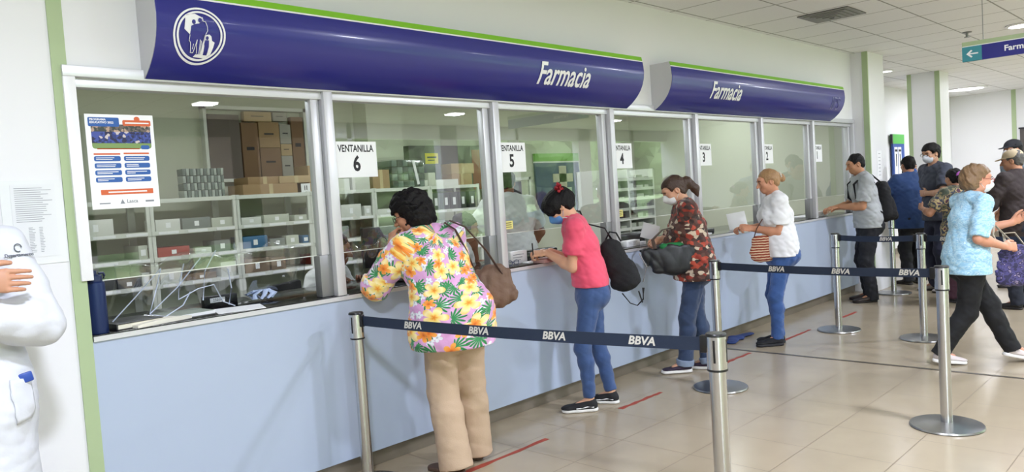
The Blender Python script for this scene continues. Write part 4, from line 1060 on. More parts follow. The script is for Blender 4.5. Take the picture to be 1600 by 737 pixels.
text('tag_number', '25018', .02, M_INK, o, FRONT, (-.01, -.0228, .040), depth=.0002)
b = MB()
for k in range(9):
    a = k * .7; b.ball = None
    b.tube([(2.02 + .05 * math.cos(a), .26 + .04 * math.sin(a), 1.03), (2.02 + .07 * math.cos(a + .5), .27 + .05 * math.sin(a), 1.055), (2.02 + .04 * math.cos(a + 1.2), .26, 1.075)], .014, 6, flat=(1, .35))
tag(b.build('crumpled_cloth', mat('blue_white_cloth', '#b9c8ea', .7, var=.3, vscale=40), at=(2.02, .26, ZC)), 'crumpled blue and white wrapper on the counter under the film', 'wrapper')

def monitor(x, y, z, w_, h_, label, rot=0.):
    t = thing('computer_monitor', label, 'monitor', (x, y, z), rot)
    b = MB(); b.bb((-w_ / 2, -.018, .09), (w_ / 2, .018, .09 + h_)); b.build('monitor_case', M_BLK, t, bevel=.004)
    b = MB(); b.bb((-.02, .0, .02), (.02, .03, .12)); b.build('monitor_neck', M_BLK, t)
    b = MB(); b.lathe([(.001, 0), (.10, 0), (.10, .008), (.02, .02), (.001, .02)][::-1], seg=24, sy=.8); b.build('monitor_foot', M_BLK, t)
    return t
monitor(2.98, .36, ZC, .40, .25, 'black monitor back behind the floral shirt woman elbow', R(-8))
b = MB(); b.bb((2.75, .16, ZC), (2.95, .32, ZC + .02)); tag(b.build('black_tray', M_BLK, at=(2.85, .24, ZC), bevel=.006), 'flat black tray with papers under the film right of the first mullion', 'tray')
t = thing('pen', 'blue pen lying on the counter right of the first mullion', 'pen', (2.62, .10, ZC + .005), R(30)); b = MB(); b.tube([(-.06, 0, 0), (.055, 0, 0)], .0048, 8); b.build('pen_barrel', mat('pen_blue', '#2540b0', .3), t); b = MB(); b.tube([(.055, 0, 0), (.068, 0, 0)], .004, 8, r2=.001); b.build('pen_tip', M_CHROME, t)
# window 5 counter things
def small_box(name, lo, hi, m, label, cat, lines=True, bevel=.002, group=None):
    c = ((lo[0] + hi[0]) / 2, (lo[1] + hi[1]) / 2, lo[2]); t = thing(name, label, cat, c, group=group); b = MB()
    b.bb([a - q for a, q in zip(lo, c)], [a - q for a, q in zip(hi, c)]); b.build('box_body', m, t, bevel=bevel)
    if lines:
        h_ = hi[2] - lo[2]; w_ = hi[0] - lo[0]; y = lo[1] - c[1] - .0008; b = MB()
        for i in range(3): b.bb((-w_ * .35, y, h_ * (.25 + .22 * i)), (w_ * (.1 + .1 * i), y + .001, h_ * (.25 + .22 * i) + h_ * .05))
        b.build('printed_label', M_GREYINK, t)
    return t
small_box('card_holder', (3.86, .16, ZC), (4.03, .20, 1.10), M_PAPER, 'white card holder with printed cards right of the second mullion', 'card holder')
t = thing('reading_glasses', 'pair of glasses resting on the counter left of the white card holder', 'glasses', (3.80, .09, ZC)); b = MB()
for sx in (-1, 1):
    b.tube([(sx * .032 + .024 * math.cos(a), -.01, .020 + .018 * math.sin(a)) for a in np.linspace(0, 6.28, 15)], .002, 6); b.tube([(sx * .058, -.01, .026), (sx * .062, .11, .012)], .002, 6)
b.tube([(-.008, -.01, .022), (.008, -.01, .022)], .002, 6); b.build('glasses_frame', mat('blue_frame', '#2b3f63', .3), t)
b = MB(); b.bb((4.02, .20, ZC), (4.42, .30, 1.085)); tag(b.build('receipt_printer', mat('glossy_black', '#0d0d10', .1), at=(4.2, .25, ZC), bevel=.012, seg=3), 'glossy black device case on the counter in front of the pink shirt woman', 'device')
b = MB(); b.bb((3.93, .05, ZC), (4.10, .12, ZC + .012)); tag(b.build('white_booklet', M_PAPER, at=(4.0, .08, ZC), bevel=.004), 'white folded booklet on the counter edge in front of the black device', 'booklet')
b = MB(); b.bb((3.97, -.055, ZC), (4.17, .07, ZC + .028)); tag(b.build('pink_case', mat('dusty_pink', '#b58d87', .5), at=(4.08, 0, ZC), bevel=.005), 'dusty pink flat case under the hands of the pink shirt woman', 'case')
# window 4 counter things
small_box('medicine_box', (5.02, .16, ZC), (5.10, .20, 1.085), M_PAPER, 'upright white medicine box behind the black backpack strap', 'medicine box', group='medicine boxes at window 4')
small_box('medicine_box', (5.17, .10, ZC), (5.36, .16, 1.062), M_PAPER, 'wide white medicine box with small print left of the black handbag', 'medicine box', group='medicine boxes at window 4')
small_box('medicine_box', (5.37, .10, ZC), (5.45, .14, 1.040), M_PAPER, 'low white medicine box at the right end of the wide one', 'medicine box', group='medicine boxes at window 4')
b = MB(); b.bb((5.15, .22, ZC), (5.62, .34, 1.11)); tag(b.build('printer', mat('printer_black', '#19191c', .25), at=(5.4, .28, ZC), bevel=.015, seg=3), 'black printer behind the white medicine boxes at window 4', 'printer')
t = thing('paper_sheet', 'white sheet standing tilted behind the hands of the patterned blouse woman', 'paper', (5.52, .10, ZC + .03), R(-30)); b = MB(); b.box((0, 0, .07), (.16, .002, .13), Matrix.Rotation(R(18), 3, 'Y')); b.build('sheet', M_PAPER, t)
# windows 3 to 1
t = thing('paper_sheet', 'white sheet standing folded on the counter before the white tee woman', 'paper', (7.10, .12, ZC), R(-35)); b = MB(); b.box((0, 0, .085), (.20, .002, .17), Matrix.Rotation(R(-6), 3, 'Y') @ Matrix.Rotation(R(-10), 3, 'X')); b.build('sheet', M_PAPER, t)
b = MB(); b.bb((6.35, .18, ZC), (6.75, .34, 1.05)); tag(b.build('keyboard_tray', M_BLK, at=(6.5, .26, ZC), bevel=.006), 'dark tray with papers behind window 3', 'tray')
b = MB(); b.bb((6.30, .08, ZC), (6.52, .18, ZC + .012)); tag(b.build('paper_stack', M_PAPER, at=(6.4, .13, ZC)), 'small stack of white papers on the counter at window 3', 'paper')
small_box('medicine_box', (9.02, .09, ZC), (9.26, .15, 1.07), M_PAPER, 'white medicine box under the hands of the grey tee man', 'medicine box')
b = MB(); b.bb((8.85, .16, ZC), (9.5, .40, ZC + .01)); tag(b.build('paper_stack', M_PAPER, at=(9.2, .28, ZC)), 'pale papers spread on the counter behind window 1', 'paper')

# ------------------------------------------------------------------ pharmacy interior: shelf units
ZL = [.30, .62, .94, 1.165, 1.385, 1.655]
def rack(x0, w_, label):
    t = thing('shelf_unit', label, 'shelf', (x0, 3.0, 0), group='metal shelf units along the pharmacy back')
    b = MB()
    for x in (.012, w_ - .012):
        for y in (.012, .43): b.bb((x - .016, y - .012, 0), (x + .016, y + .012, 1.66))
    b.build('shelf_post', M_SHELF, t)
    for z in ZL:
        b = MB(); b.bb((0, -.006, z - .035), (w_, .004, z)); b.bb((0, 0, z - .006), (w_, .44, z)); b.build('shelf_board', M_SHELF, t)
    b = MB(); rg = random.Random(int(x0 * 10))
    for z in ZL[2:5]:
        for k in range(3): b.bb((.05 + k * w_ / 3, -.009, z - .028), (.05 + k * w_ / 3 + .17, -.006, z - .006))
    b.build('label_strip', M_PAPER, t)
    return t
SX = [1.0, 1.76, 2.52, 3.28, 4.04, 4.80, 5.56]
SL = ['metal shelf unit behind the big poster, farthest left', 'metal shelf unit second from the left behind the poster edge', 'metal shelf unit with the blister pack stack on top', 'metal shelf unit under the cartons and niche right side',
      'metal shelf unit behind the number 6 sheet', 'metal shelf unit behind the floral shirt woman head, wrapped bale on top', 'rightmost metal shelf unit with dark binders below the yellow label']
for x, l in zip(SX, SL): rack(x, .755, l)
# stock on the shelves, every box its own thing
M_TRAY = [mat('tray_grey', '#7f8680', .6), mat('stock_white', '#d8dad2', .6), mat('stock_blue', '#3d6d93', .5), mat('stock_brown', '#7d6a57', .7), mat('stock_dark', '#3b3d3e', .6), mat('stock_red', '#a8473d', .6), mat('stock_pale', '#bfc4b4', .6)]
TN = ['grey', 'white', 'blue', 'brown', 'dark', 'red', 'pale green']
rng = random.Random(21)
LV = ['bottom', 'second', 'third', 'fourth', 'fifth']
UN = ['leftmost shelf unit', 'second shelf unit', 'third shelf unit', 'fourth shelf unit', 'fifth shelf unit', 'sixth shelf unit', 'rightmost shelf unit']
ORD = ['first', 'second', 'third', 'fourth', 'fifth', 'sixth']
cnt_ = {}
def lab_(c, nm, li, ui):
    k = (li, ui); cnt_[k] = cnt_.get(k, 0) + 1
    return '%s %s, %s from left, %s shelf up, %s' % (c, nm.replace('_', ' '), ORD[cnt_[k] - 1], LV[li], UN[ui])
for ui, x0 in enumerate(SX):
    for li, z in enumerate(ZL[:-1]):
        if li < 2: continue
        x = x0 + .04; 
        seen = {}
        while x < x0 + .68:
            w_ = min(rng.uniform(.13, .30), x0 + .725 - x)
            if w_ < .07: break
            if ui == 6 and li == 4: ci = 4; w_ = min(.105, x0 + .725 - x); h_ = .19
            else: ci = rng.choice([0, 0, 1, 1, 3, 4, 6, 6, 2, 5]); h_ = rng.uniform(.04, .13)
            d_ = rng.uniform(.22, .36)
            if rng.random() < .86 or (ui == 6 and li == 4):
                nm = 'binder_box' if (ui == 6 and li == 4) else 'stock_box'
                t = thing(nm, lab_(TN[ci], nm, li, ui), 'box', (x + w_ / 2, 3.02 + d_ / 2, z), group='stock boxes on the pharmacy shelves')
                b = MB(); b.bb((-w_ / 2 + .004, -d_ / 2, 0), (w_ / 2 - .004, d_ / 2, h_)); b.build('box_body', M_TRAY[ci], t, bevel=.003)
                b = MB(); b.bb((-.02, -d_ / 2 - .002, h_ * .25), (.02, -d_ / 2 - .0003, h_ * .7)); b.build('box_label', M_PAPER, t)
            x += w_ + rng.uniform(0, .05)
# on top of the shelf units
ZT = 1.655
def crate(name, x, w_, y, d_, z, h_, m, label, cat, group=None, tape=True):
    t = thing(name, label, cat, (x, y, z), group=group); b = MB(); b.bb((-w_ / 2, -d_ / 2, 0), (w_ / 2, d_ / 2, h_)); b.build('box_body', m, t, bevel=.004)
    if tape: b = MB(); b.bb((-.02, -d_ / 2 - .001, 0), (.02, -d_ / 2 + .001, h_)); b.bb((-.02, -d_ / 2, h_ - .001), (.02, d_ / 2, h_ + .001)); b.build('packing_tape', mat('tape_tan', '#c8b48c', .3), t)
    return t
# blister packs, four rows of upright packs
M_BL = mat('blister_grey', '#6d7a74', .4, var=.3, vscale=60); M_BL2 = mat('blister_pale', '#a9b3ab', .35)
for r_ in range(4):
    for k in range(12):
        x = 2.86 + k * .031; z = ZT + r_ * .064
        b = MB(); b.bb((-.014, -.06, 0), (.010, .06, .060)); o = b.build('medicine_pack', M_BL if (k + r_) % 2 else M_BL2, bevel=.002); o.location = (x, 3.12, z); o.rotation_euler[1] = R((k % 3 - 1) * 2)
        tag(o, '%s pack in the %s row of the stack left of the box niche' % ('dark' if (k + r_) % 2 else 'pale', ['lowest', 'second', 'third', 'top'][r_]), 'medicine pack', 'medicine packs stacked on the shelf top')
crate('carton', 3.66, .56, 3.2, .3, ZT, .095, M_CARD, 'long brown carton under two others below the niche', 'carton', 'cartons on the shelf top')
crate('carton', 3.94, .36, 3.2, .28, ZT + .095, .07, M_CARD2, 'brown carton on top of the long carton near the first mullion', 'carton', 'cartons on the shelf top')
crate('carton', 3.62, .34, 3.22, .28, ZT + .095, .07, M_CARD, 'flat brown carton on the left half of the long carton', 'carton', 'cartons on the shelf top')
crate('carton', 4.16, .16, 3.2, .26, ZT, .26, M_CARD2, 'tall brown carton hidden by the first mullion', 'carton', 'cartons on the shelf top')
b = MB(); b.bb((-.05, -.153, .015), (.03, -.1505, .07)); 
o = thing('white_card', 'white card with two bars leaning on the brown cartons', 'card', (4.02, 3.04, ZT)); b = MB(); b.bb((-.05, -.004, 0), (.05, 0, .085)); b.build('card_sheet', M_PAPER, o); b = MB(); b.bb((-.015, -.006, .02), (-.008, -.004, .065)); b.bb((.008, -.006, .02), (.015, -.004, .065)); b.build('printed_bar', M_INK, o)
crate('white_box', 4.42, .24, 3.15, .2, ZT, .12, mat('white_carton', '#dcdcd4', .6), 'white carton on the shelf top under the number 6 sheet', 'carton', tape=False)
crate('white_box', 4.68, .22, 3.15, .2, ZT, .13, mat('white_carton_b', '#d2d3c9', .6), 'white carton right of another below the number 6 sheet', 'carton', tape=False)
crate('carton', 4.94, .22, 3.2, .3, ZT, .20, M_CARD, 'brown carton left of the wrapped bale', 'carton', 'cartons on the shelf top')
# wrapped bale
t = thing('wrapped_bale', 'film wrapped bale of grey packs with a white tag on the shelf top', 'bale', (5.30, 3.18, ZT))
for r_ in range(4):
    for k in range(6):
        b = MB(); b.bb((-.225 + k * .075, -.15, r_ * .075 + .004), (-.155 + k * .075, .14, r_ * .075 + .072)); b.build('inner_pack', M_BL if (k + r_) % 2 else M_TRAY[4], t, bevel=.006)
b = MB(); b.bb((-.232, -.158, .0), (.232, .148, .312)); b.build('wrap_film', M_FILM, t, bevel=.03)
b = MB(); b.box((.09, -.162, .16), (.035, .002, .27), Matrix.Rotation(R(-12), 3, 'Y')); b.build('white_tag', M_PAPER, t)
crate('white_box', 5.60, .10, 3.1, .2, ZT, .15, mat('white_carton_c', '#cfd0c4', .6), 'small upright white box right of the wrapped bale', 'carton', tape=False)
crate('white_box', 5.76, .50, 3.08, .12, ZT, .07, mat('white_carton_d', '#dfe0d8', .6), 'long flat white package in front of the purple box', 'carton', tape=False)
crate('purple_box', 5.76, .28, 3.30, .24, ZT, .26, mat('purple_grey', '#565064', .5), 'purple grey box under the yellow label', 'box', tape=False)
crate('carton', 6.10, .32, 3.2, .3, ZT, .13, M_CARD, 'lower brown parcel next to the purple box', 'carton', 'cartons on the shelf top')
crate('carton', 6.12, .36, 3.2, .3, ZT + .13, .12, M_CARD2, 'upper brown parcel with a white label next to the purple box', 'carton', 'cartons on the shelf top')
t = thing('dark_cabinet', 'dark wall cabinet with a yellow label behind the shelf tops', 'cabinet', (6.30, 3.58, 1.60)); b = MB(); b.bb((-.62, -.10, 0), (.62, 0, .55)); b.build('cabinet_body', mat('dark_cabinet_paint', '#4b4543', .5), t, bevel=.006)
b = MB(); b.bb((-.38, -.104, .33), (-.18, -.10, .46)); b.build('yellow_label', mat('label_yellow', '#f0df28', .5), t); b = MB(); b.bb((-.35, -.107, .40), (-.21, -.104, .42)); b.bb((-.34, -.107, .37), (-.24, -.104, .38)); b.build('label_print', M_INK, t)
b = MB(); b.bb((.38, -.104, .0), (.60, -.10, .50)); b.build('red_panel', M_FAUCET, t)
# niche full of cartons in the back wall
b = MB(); b.bb((3.28, 3.52, 1.80), (4.38, 3.60, 1.83)); b.bb((3.28, 3.52, 2.50), (4.38, 3.60, 2.535)); b.bb((3.28, 3.52, 1.80), (3.31, 3.60, 2.535)); b.bb((4.35, 3.52, 1.80), (4.38, 3.60, 2.535)); struct(b.build('trim_20', M_SHELF))
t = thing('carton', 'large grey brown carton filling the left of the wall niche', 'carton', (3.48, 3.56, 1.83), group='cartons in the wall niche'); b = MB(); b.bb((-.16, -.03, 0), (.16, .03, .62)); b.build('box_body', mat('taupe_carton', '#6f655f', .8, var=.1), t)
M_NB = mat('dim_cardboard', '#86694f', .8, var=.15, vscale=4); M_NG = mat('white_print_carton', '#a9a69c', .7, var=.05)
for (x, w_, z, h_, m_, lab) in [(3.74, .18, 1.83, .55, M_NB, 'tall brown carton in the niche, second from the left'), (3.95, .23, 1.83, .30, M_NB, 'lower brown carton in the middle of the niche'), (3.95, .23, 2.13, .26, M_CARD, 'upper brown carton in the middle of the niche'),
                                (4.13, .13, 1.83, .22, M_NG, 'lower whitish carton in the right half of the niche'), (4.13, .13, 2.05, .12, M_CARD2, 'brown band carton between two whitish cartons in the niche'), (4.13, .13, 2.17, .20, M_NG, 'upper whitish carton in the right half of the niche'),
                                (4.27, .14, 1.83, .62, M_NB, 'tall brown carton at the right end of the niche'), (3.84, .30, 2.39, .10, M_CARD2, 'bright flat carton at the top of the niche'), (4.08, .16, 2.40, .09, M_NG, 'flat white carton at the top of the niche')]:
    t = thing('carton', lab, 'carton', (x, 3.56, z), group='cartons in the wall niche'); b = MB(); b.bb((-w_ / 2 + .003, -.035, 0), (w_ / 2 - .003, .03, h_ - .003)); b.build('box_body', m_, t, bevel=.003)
    b = MB(); b.bb((-w_ * .25, -.037, h_ * .5), (w_ * .2, -.0345, h_ * .56)); b.build('print_line', M_INK, t)
# grey cabinet at far left
t = thing('wall_cabinet', 'grey and black cabinet partly behind the poster at the far left of the room', 'cabinet', (1.66, 3.4, 1.70)); b = MB(); b.bb((-.25, -.2, 0), (.12, .2, .50)); b.build('cabinet_body', mat('cabinet_grey', '#9b978f', .5), t); b = MB(); b.bb((-.25, -.2, .50), (.34, .2, .64)); b.bb((.12, -.2, .2), (.34, .2, .50)); b.bb((-.2, -.21, -.25), (.05, .2, -.0)); b.build('cabinet_top', M_TRAY[4], t)
# display board in window 5
t = thing('display_board', 'curved blue pharmacy board with green top and a cross made of notes', 'display board', (7.95, 3.59, 1.22))
b = MB(); poly = [(0, .70), (.02, 0), (.93, 0), (.98, .25), (.99, .45), (.96, .70)]; b.prism(poly, .03, FRONT, (0, 0, 0)); b.build('board_panel', mat('board_navy', '#333d6e', .4), t)
b = MB(); b.prism([(0, .72), (.96, .72), (.955, .83), (0, .83)], .04, FRONT, (0, 0, 0)); b.build('green_header', mat('header_lime', '#6fae3c', .4), t)
b = MB(); b.prism([(0, .70), (.96, .70), (.96, .72), (0, .72)], .035, FRONT, (0, 0, 0)); b.build('white_line', M_WHITE, t)
b = MB()
b.bb((.36, -.038, .42), (.80, -.03, .54)); b.bb((.50, -.038, .28), (.66, -.03, .65)); b.build('note_cross', mat('note_beige', '#c3bfa8', .7, var=.1, vscale=30), t); b = MB(); b.bb((.47, -.041, .22), (.76, -.036, .34)); b.build('pinned_sheet', mat('pale_green_sheet', '#b9c9b4', .7), t)
# shelf with roll, left of window 5
t = thing('shelf_unit', 'short pale shelf unit with a paper roll left of the man in white', 'shelf', (6.9, 3.2, 0)); b = MB()
for x in (0, .52):
    for y in (0, .3): b.bb((x, y, 0), (x + .03, y + .03, 1.72))
b.build('shelf_post', M_SHELF, t)
for z in (.6, 1.08, 1.42, 1.72): b = MB(); b.bb((0, 0, z - .035), (.55, .33, z)); b.build('shelf_board', M_SHELF, t)
t = thing('red_box', 'red and dark box standing in the short shelf unit', 'box', (7.14, 3.36, 1.42)); b = MB(); b.bb((-.12, -.09, 0), (.05, .09, .25)); b.build('box_body', M_FAUCET, t); b = MB(); b.bb((.05, -.09, 0), (.20, .09, .25)); b.build('dark_half', M_TRAY[4], t)
t = thing('paper_roll', 'thick white paper roll lying on the short shelf unit', 'roll', (7.12, 3.34, 1.08)); b = MB(); b.tube([(-.05, -.25, .085), (.12, .12, .085)], .085, 24); b.build('roll_body', mat('roll_grey', '#c4c6c2', .5), t); b = MB(); b.tube([(-.052, -.255, .085), (-.045, -.24, .085)], .05, 20); b.build('roll_core', M_TRAY[0], t)
def ylabel(x, y, z, lab):
    t = thing('yellow_label', lab, 'label', (x, y, z)); b = MB(); b.bb((-.038, -.001, 0), (.038, .001, .055)); b.build('label_sheet', mat('pale_yellow', '#e9e08a', .6), t); b = MB()
    for k in range(3): b.bb((-.03, -.002, .012 + k * .014), (.024, -.001, .016 + k * .014))
    b.build('label_print', M_INK, t)
ylabel(3.74, .040, 1.27, 'yellow label on the glass just right of the second mullion'); ylabel(5.02, .040, 1.27, 'yellow label on the glass just right of the third mullion')
# document rack in window 4, drawers one by one
t = thing('drawer_rack', 'pale rack of two columns of trays seen through window 4', 'rack', (7.15, 1.85, 0)); b = MB()
for x in (0, .56, 1.10): b.bb((x, 0, 0), (x + .03, .35, 1.72))
b.bb((0, .33, 0), (1.13, .35, 1.72)); b.build('rack_frame', M_SHELF, t)
rng = random.Random(2)
for r_ in range(9):
    for c_ in range(2):
        z = .62 + r_ * .12; x = .03 + c_ * .54
        b = MB(); b.bb((x, 0, z), (x + .53, .33, z + .008)); b.bb((x, -.01, z), (x + .53, 0, z + .035)); q = b.build('tray_shelf', M_SHELF, t)
        b = MB()
        for k in range(3): b.bb((x + .03 + k * .17, .02, z + .008), (x + .03 + k * .17 + rng.uniform(.09, .15), .3, z + rng.uniform(.03, .09)))
        b.build('tray_stock', M_TRAY[rng.choice([0, 1, 4, 6])], q)
b = MB(); b.bb((8.9, 3.2, 0), (9.02, 3.6, 1.75)); 
t = thing('grey_cabinet', 'tall grey cabinet behind the pink shirt woman, right of the display board', 'cabinet', (9.45, 3.3, 0)); b = MB(); b.bb((-.22, -.2, 0), (.22, .25, 1.55)); b.build('cabinet_body', mat('cabinet_sage', '#858c7c', .5), t, bevel=.01); b = MB(); b.bb((.18, -.215, .9), (.20, -.2, 1.05)); b.build('cabinet_handle', M_ALUD, t)
# work desks behind the glass
for x0, x1, l in [(1.2, 2.1, 'dark work desk inside, left end below the film creases'), (3.3, 4.5, 'dark work desk inside behind window 5')]:
    t = thing('work_desk', l, 'desk', ((x0 + x1) / 2, 1.75, 0)); w_ = (x1 - x0) / 2
    b = MB(); b.bb((-w_, -.3, .70), (w_, .3, .74)); b.build('desk_top', M_TRAY[0], t, bevel=.004)
    b = MB()
    for sx in (-1, 1):
        b = MB(); b.bb((sx * (w_ - .03) - .02, -.28, 0), (sx * (w_ - .03) + .02, .28, .70)); b.build('desk_leg', M_TRAY[4], t)
# ------------------------------------------------------------------ people
SK = lambda n, c: mat('skin_' + n, c, .5, spec=.35, sss=.12, var=.05, vscale=12)
H_BLACK = mat('black_hair', '#0b0808', .6, spec=.25, bump=.5, bscale=120); H_BROWN = mat('brown_hair', '#3f2a1d', .5, bump=.5, bscale=120, var=.2, vscale=30); H_BLOND = mat('blond_hair', '#a27d55', .5, bump=.5, bscale=120, var=.25, vscale=30)
H_LB = mat('light_brown_hair', '#7d6244', .5, bump=.5, bscale=120, var=.25, vscale=30); H_GREY = mat('greying_hair', '#4a4742', .5, bump=.5, bscale=120, var=.3, vscale=60)
def denim(n, c): return mat('denim_' + n, c, .8, bump=.3, bscale=250, var=.18, vscale=9, sheen=.2)
M_MASK = mat('white_mask', '#e6e6e4', .6); M_MASKB = mat('blue_mask', '#5d93cf', .6)
M_SOLE = mat('white_sole', '#e4e2de', .5)
def floral_mat():
    m = mat('floral_cloth', '#d59ac8', .75, sheen=.2, bump=.1, bscale=90); g = G(m); uv = g.n('UVMap'); col = lin('#d79dcd')
    nz = g.n('TexNoise'); nz.inputs['Scale'].default_value = 9; g.l(uv.outputs[0], nz.inputs['Vector']); col = g.mix(nz.outputs[0], lin('#cf8fc4'), lin('#e3b4dc'))
    def layer(col, scale, offs, rad, kind, rand=.8, thr=0.):
        mp = g.n('Mapping'); mp.inputs['Location'].default_value = (*offs, 0); mp.inputs['Scale'].default_value = (scale, scale, 1); g.l(uv.outputs[0], mp.inputs[0])
        vo = g.n('TexVoronoi', voronoi_dimensions='2D'); vo.inputs['Scale'].default_value = 1; vo.inputs['Randomness'].default_value = rand; g.l(mp.outputs[0], vo.inputs['Vector'])
        d = g.n('VectorMath', operation='SUBTRACT'); g.l(mp.outputs[0], d.inputs[0]); g.l(vo.outputs['Position'], d.inputs[1]); s = g.n('SeparateXYZ'); g.l(d.outputs[0], s.inputs[0])
        cs = g.n('SeparateColor'); g.l(vo.outputs['Color'], cs.inputs[0])
        ang = g.math('ADD', g.math('ARCTAN2', s.outputs[1], s.outputs[0]), g.math('MULTIPLY', cs.outputs[0], 6.28))
        r = g.math('SQRT', g.math('ADD', g.math('MULTIPLY', s.outputs[0], s.outputs[0]), g.math('MULTIPLY', s.outputs[1], s.outputs[1])))
        keep = g.math('GREATER_THAN', cs.outputs[1], thr)
        if kind == 'leaf':
            saw = g.math('ABSOLUTE', g.math('COSINE', g.math('MULTIPLY', ang, 7.5))); fan = g.math('MAXIMUM', g.math('ADD', g.math('COSINE', ang), .75), 0.)
            R_ = g.math('MULTIPLY', g.math('MULTIPLY', g.math('ADD', g.math('MULTIPLY', saw, .75), .22), g.math('MINIMUM', fan, 1.)), rad)
            msk = g.math('MULTIPLY', g.math('LESS_THAN', r, R_), keep)
            c = g.mix(g.math('ABSOLUTE', g.math('SINE', g.math('MULTIPLY', ang, 15.))), lin('#0f4f33'), lin('#3fa25c'))
            return g.mix(msk, col, c)
        pet = g.math('ABSOLUTE', g.math('COSINE', g.math('MULTIPLY', ang, 2.5)))
        R_ = g.math('MULTIPLY', g.math('ADD', g.math('MULTIPLY', g.math('POWER', pet, .6), .72), .28), rad)
        msk = g.math('MULTIPLY', g.math('LESS_THAN', r, R_), keep); t = g.math('DIVIDE', r, rad)
        if kind == 'flower': c = g.ramp(g.math('ADD', t, g.math('MULTIPLY', g.math('SUBTRACT', 1., pet), .12)), [(0, '#e07818'), (.16, '#f4a63a'), (.34, '#f8d873'), (.7, '#fbe9ae'), (1, '#f6c95e')], 'LINEAR')
        elif kind == 'orange': c = g.ramp(t, [(0, '#c85a14'), (.3, '#f08a2c'), (.8, '#f7ac4f')], 'LINEAR')
        else: c = g.ramp(t, [(0, '#9aa6b5'), (.3, '#eef0f4'), (1, '#dfe4ee')], 'LINEAR')
        return g.mix(msk, col, c)
    col = layer(col, 16, (.3, .2), .40, 'small', 1., .35)
    col = layer(col, 8.5, (.1, .7), .55, 'leaf', .75, .12)
    col = layer(col, 8.0, (.55, .35), .52, 'leaf', .8, .45)
    col = layer(col, 7.2, (.62, .11), .46, 'flower', .65, .20)
    col = layer(col, 11, (.27, .93), .40, 'orange', .9, .60)
    g.l(col, g.b.inputs['Base Color']); return m

def woman_floral():
    f = Fig((2.77, -.41, 0), -22, H=1.57, bulk=1.2, pel=(0, -.02, 0), lean=10, side=-9, hunch=16, head=(56, -16, 0), headoff=(-.015, .01, -.01),
            armL=(2.58, -.17, 1.25), armR=(2.93, -.03, 1.06), poleL=(-.6, .5, -1.5), poleR=(.6, -.3, -1), feet=[(2.70, -.45, 0), (2.93, -.37, 0)], toes=(30, 10))
    o = make_body(f, SK('warm', '#b98466'), 'person in pink floral shirt and beige trousers leaning on the counter',
                  ((v3(.25, .35, .9), v3(.9, .3, 0), None, dict(curl=(35, 50, 30))), (v3(-.3, 1, 0), None, None, dict(curl=(15, 15, 10)))), hm=.0042, hh=.004)
    shirt(f, o, floral_mat(), d=.022, sleeve=1.12, loose=.020, aline=.028, hem=.70, wr=.006, h=.006, rad=.17)
    trousers(f, o, mat('beige_cloth', '#bfa68c', .8, bump=.15, bscale=200), r=(.100, .088, .090, .098), hem=.035, d=.012, b=1.1, wr=.0025)
    shoes(f, o, mat('brown_sandal', '#7a5340', .6), mat('sandal_sole', '#4f3b2e', .7), tall=-1)
    hair(f, o, H_BLACK, 'fluffy', vol=.024, seed=4)
    glasses(f, o, M_BLK)
    # brown shoulder bag
    t = thing('shoulder_bag', 'soft brown shoulder bag hanging at the right side of the floral shirt person', 'bag')
    F = Field((2.80, -.75, .80), (3.35, -.25, 1.25), .007)
    F.econe((3.03, -.50, .93), (3.02, -.48, 1.04), (.135, .05), (.11, .045), (.72, -.69, 0), k=.03, cap=.07); F.noise(.008, 24, 5, ridge=True)
    me = F.mesh('bag_body'); me.materials.append(mat('brown_bag', '#6d5444', .7, bump=.3, bscale=60)); q = bpy.data.objects.new('bag_body', me); COL.objects.link(q); q.parent = t
    b = MB(); b.tube([(2.97, -.42, 1.05), (2.90, -.43, 1.20), (2.83, -.43, 1.33), (2.80, -.38, 1.37)], .012, 8, flat=(1.3, .4)); b.tube([(3.05, -.55, 1.06), (2.97, -.52, 1.2), (2.87, -.47, 1.34), (2.82, -.40, 1.38)], .012, 8, flat=(1.3, .4)); b.build('bag_strap', mat('dark_strap', '#4a382f', .6), t)
    return f, o
woman_floral()

def tex_mat(name, scale, stops, rough=.8, stretch=(1, 1, 1), kind='noise', detail=3, mode='CONSTANT', dist=0.):
    m = mat(name, stops[0][1], rough, bump=.15, bscale=120, sheen=.15); g = G(m); tc = g.n('TexCoord'); mp = g.n('Mapping'); mp.inputs['Scale'].default_value = stretch; g.l(tc.outputs['Object'], mp.inputs[0])
    if kind == 'noise': n = g.n('TexNoise'); n.inputs['Scale'].default_value = scale; n.inputs['Detail'].default_value = detail; n.inputs['Distortion'].default_value = dist; g.l(mp.outputs[0], n.inputs['Vector']); out = n.outputs[0]
    else:
        n = g.n('TexVoronoi'); n.inputs['Scale'].default_value = scale; g.l(mp.outputs[0], n.inputs['Vector']); sc = g.n('SeparateColor'); g.l(n.outputs['Color'], sc.inputs[0]); out = sc.outputs[0]
    g.l(g.ramp(out, stops, mode), g.b.inputs['Base Color']); return m
def soft(name, prims, m, parent, h=.007, noise=.006, seed=1, pad=.09):
    """soft bag shape: prims = (p, q, (a, b), (a2, b2), side, cap)"""
    P = np.array([q for p in prims for q in p[:2]]); r = max(max(p[2] + p[3]) for p in prims)
    F = Field(P.min(0) - r - pad * .3, P.max(0) + r + pad * .3, h)
    for p in prims: F.econe(p[0], p[1], p[2], p[3], p[4], k=.03, cap=p[5] if len(p) > 5 else None)
    if noise: F.noise(noise, 26, seed, ridge=True)
    me = F.mesh(name); me.materials.append(m); q = bpy.data.objects.new(name, me); COL.objects.link(q)
    if parent is not None: q.parent = parent
    return q
def rod(name, pts, r, m, parent, flat=None, seg=8):
    b = MB(); b.tube(pts, r, seg, flat=flat); return b.build(name, m, parent)

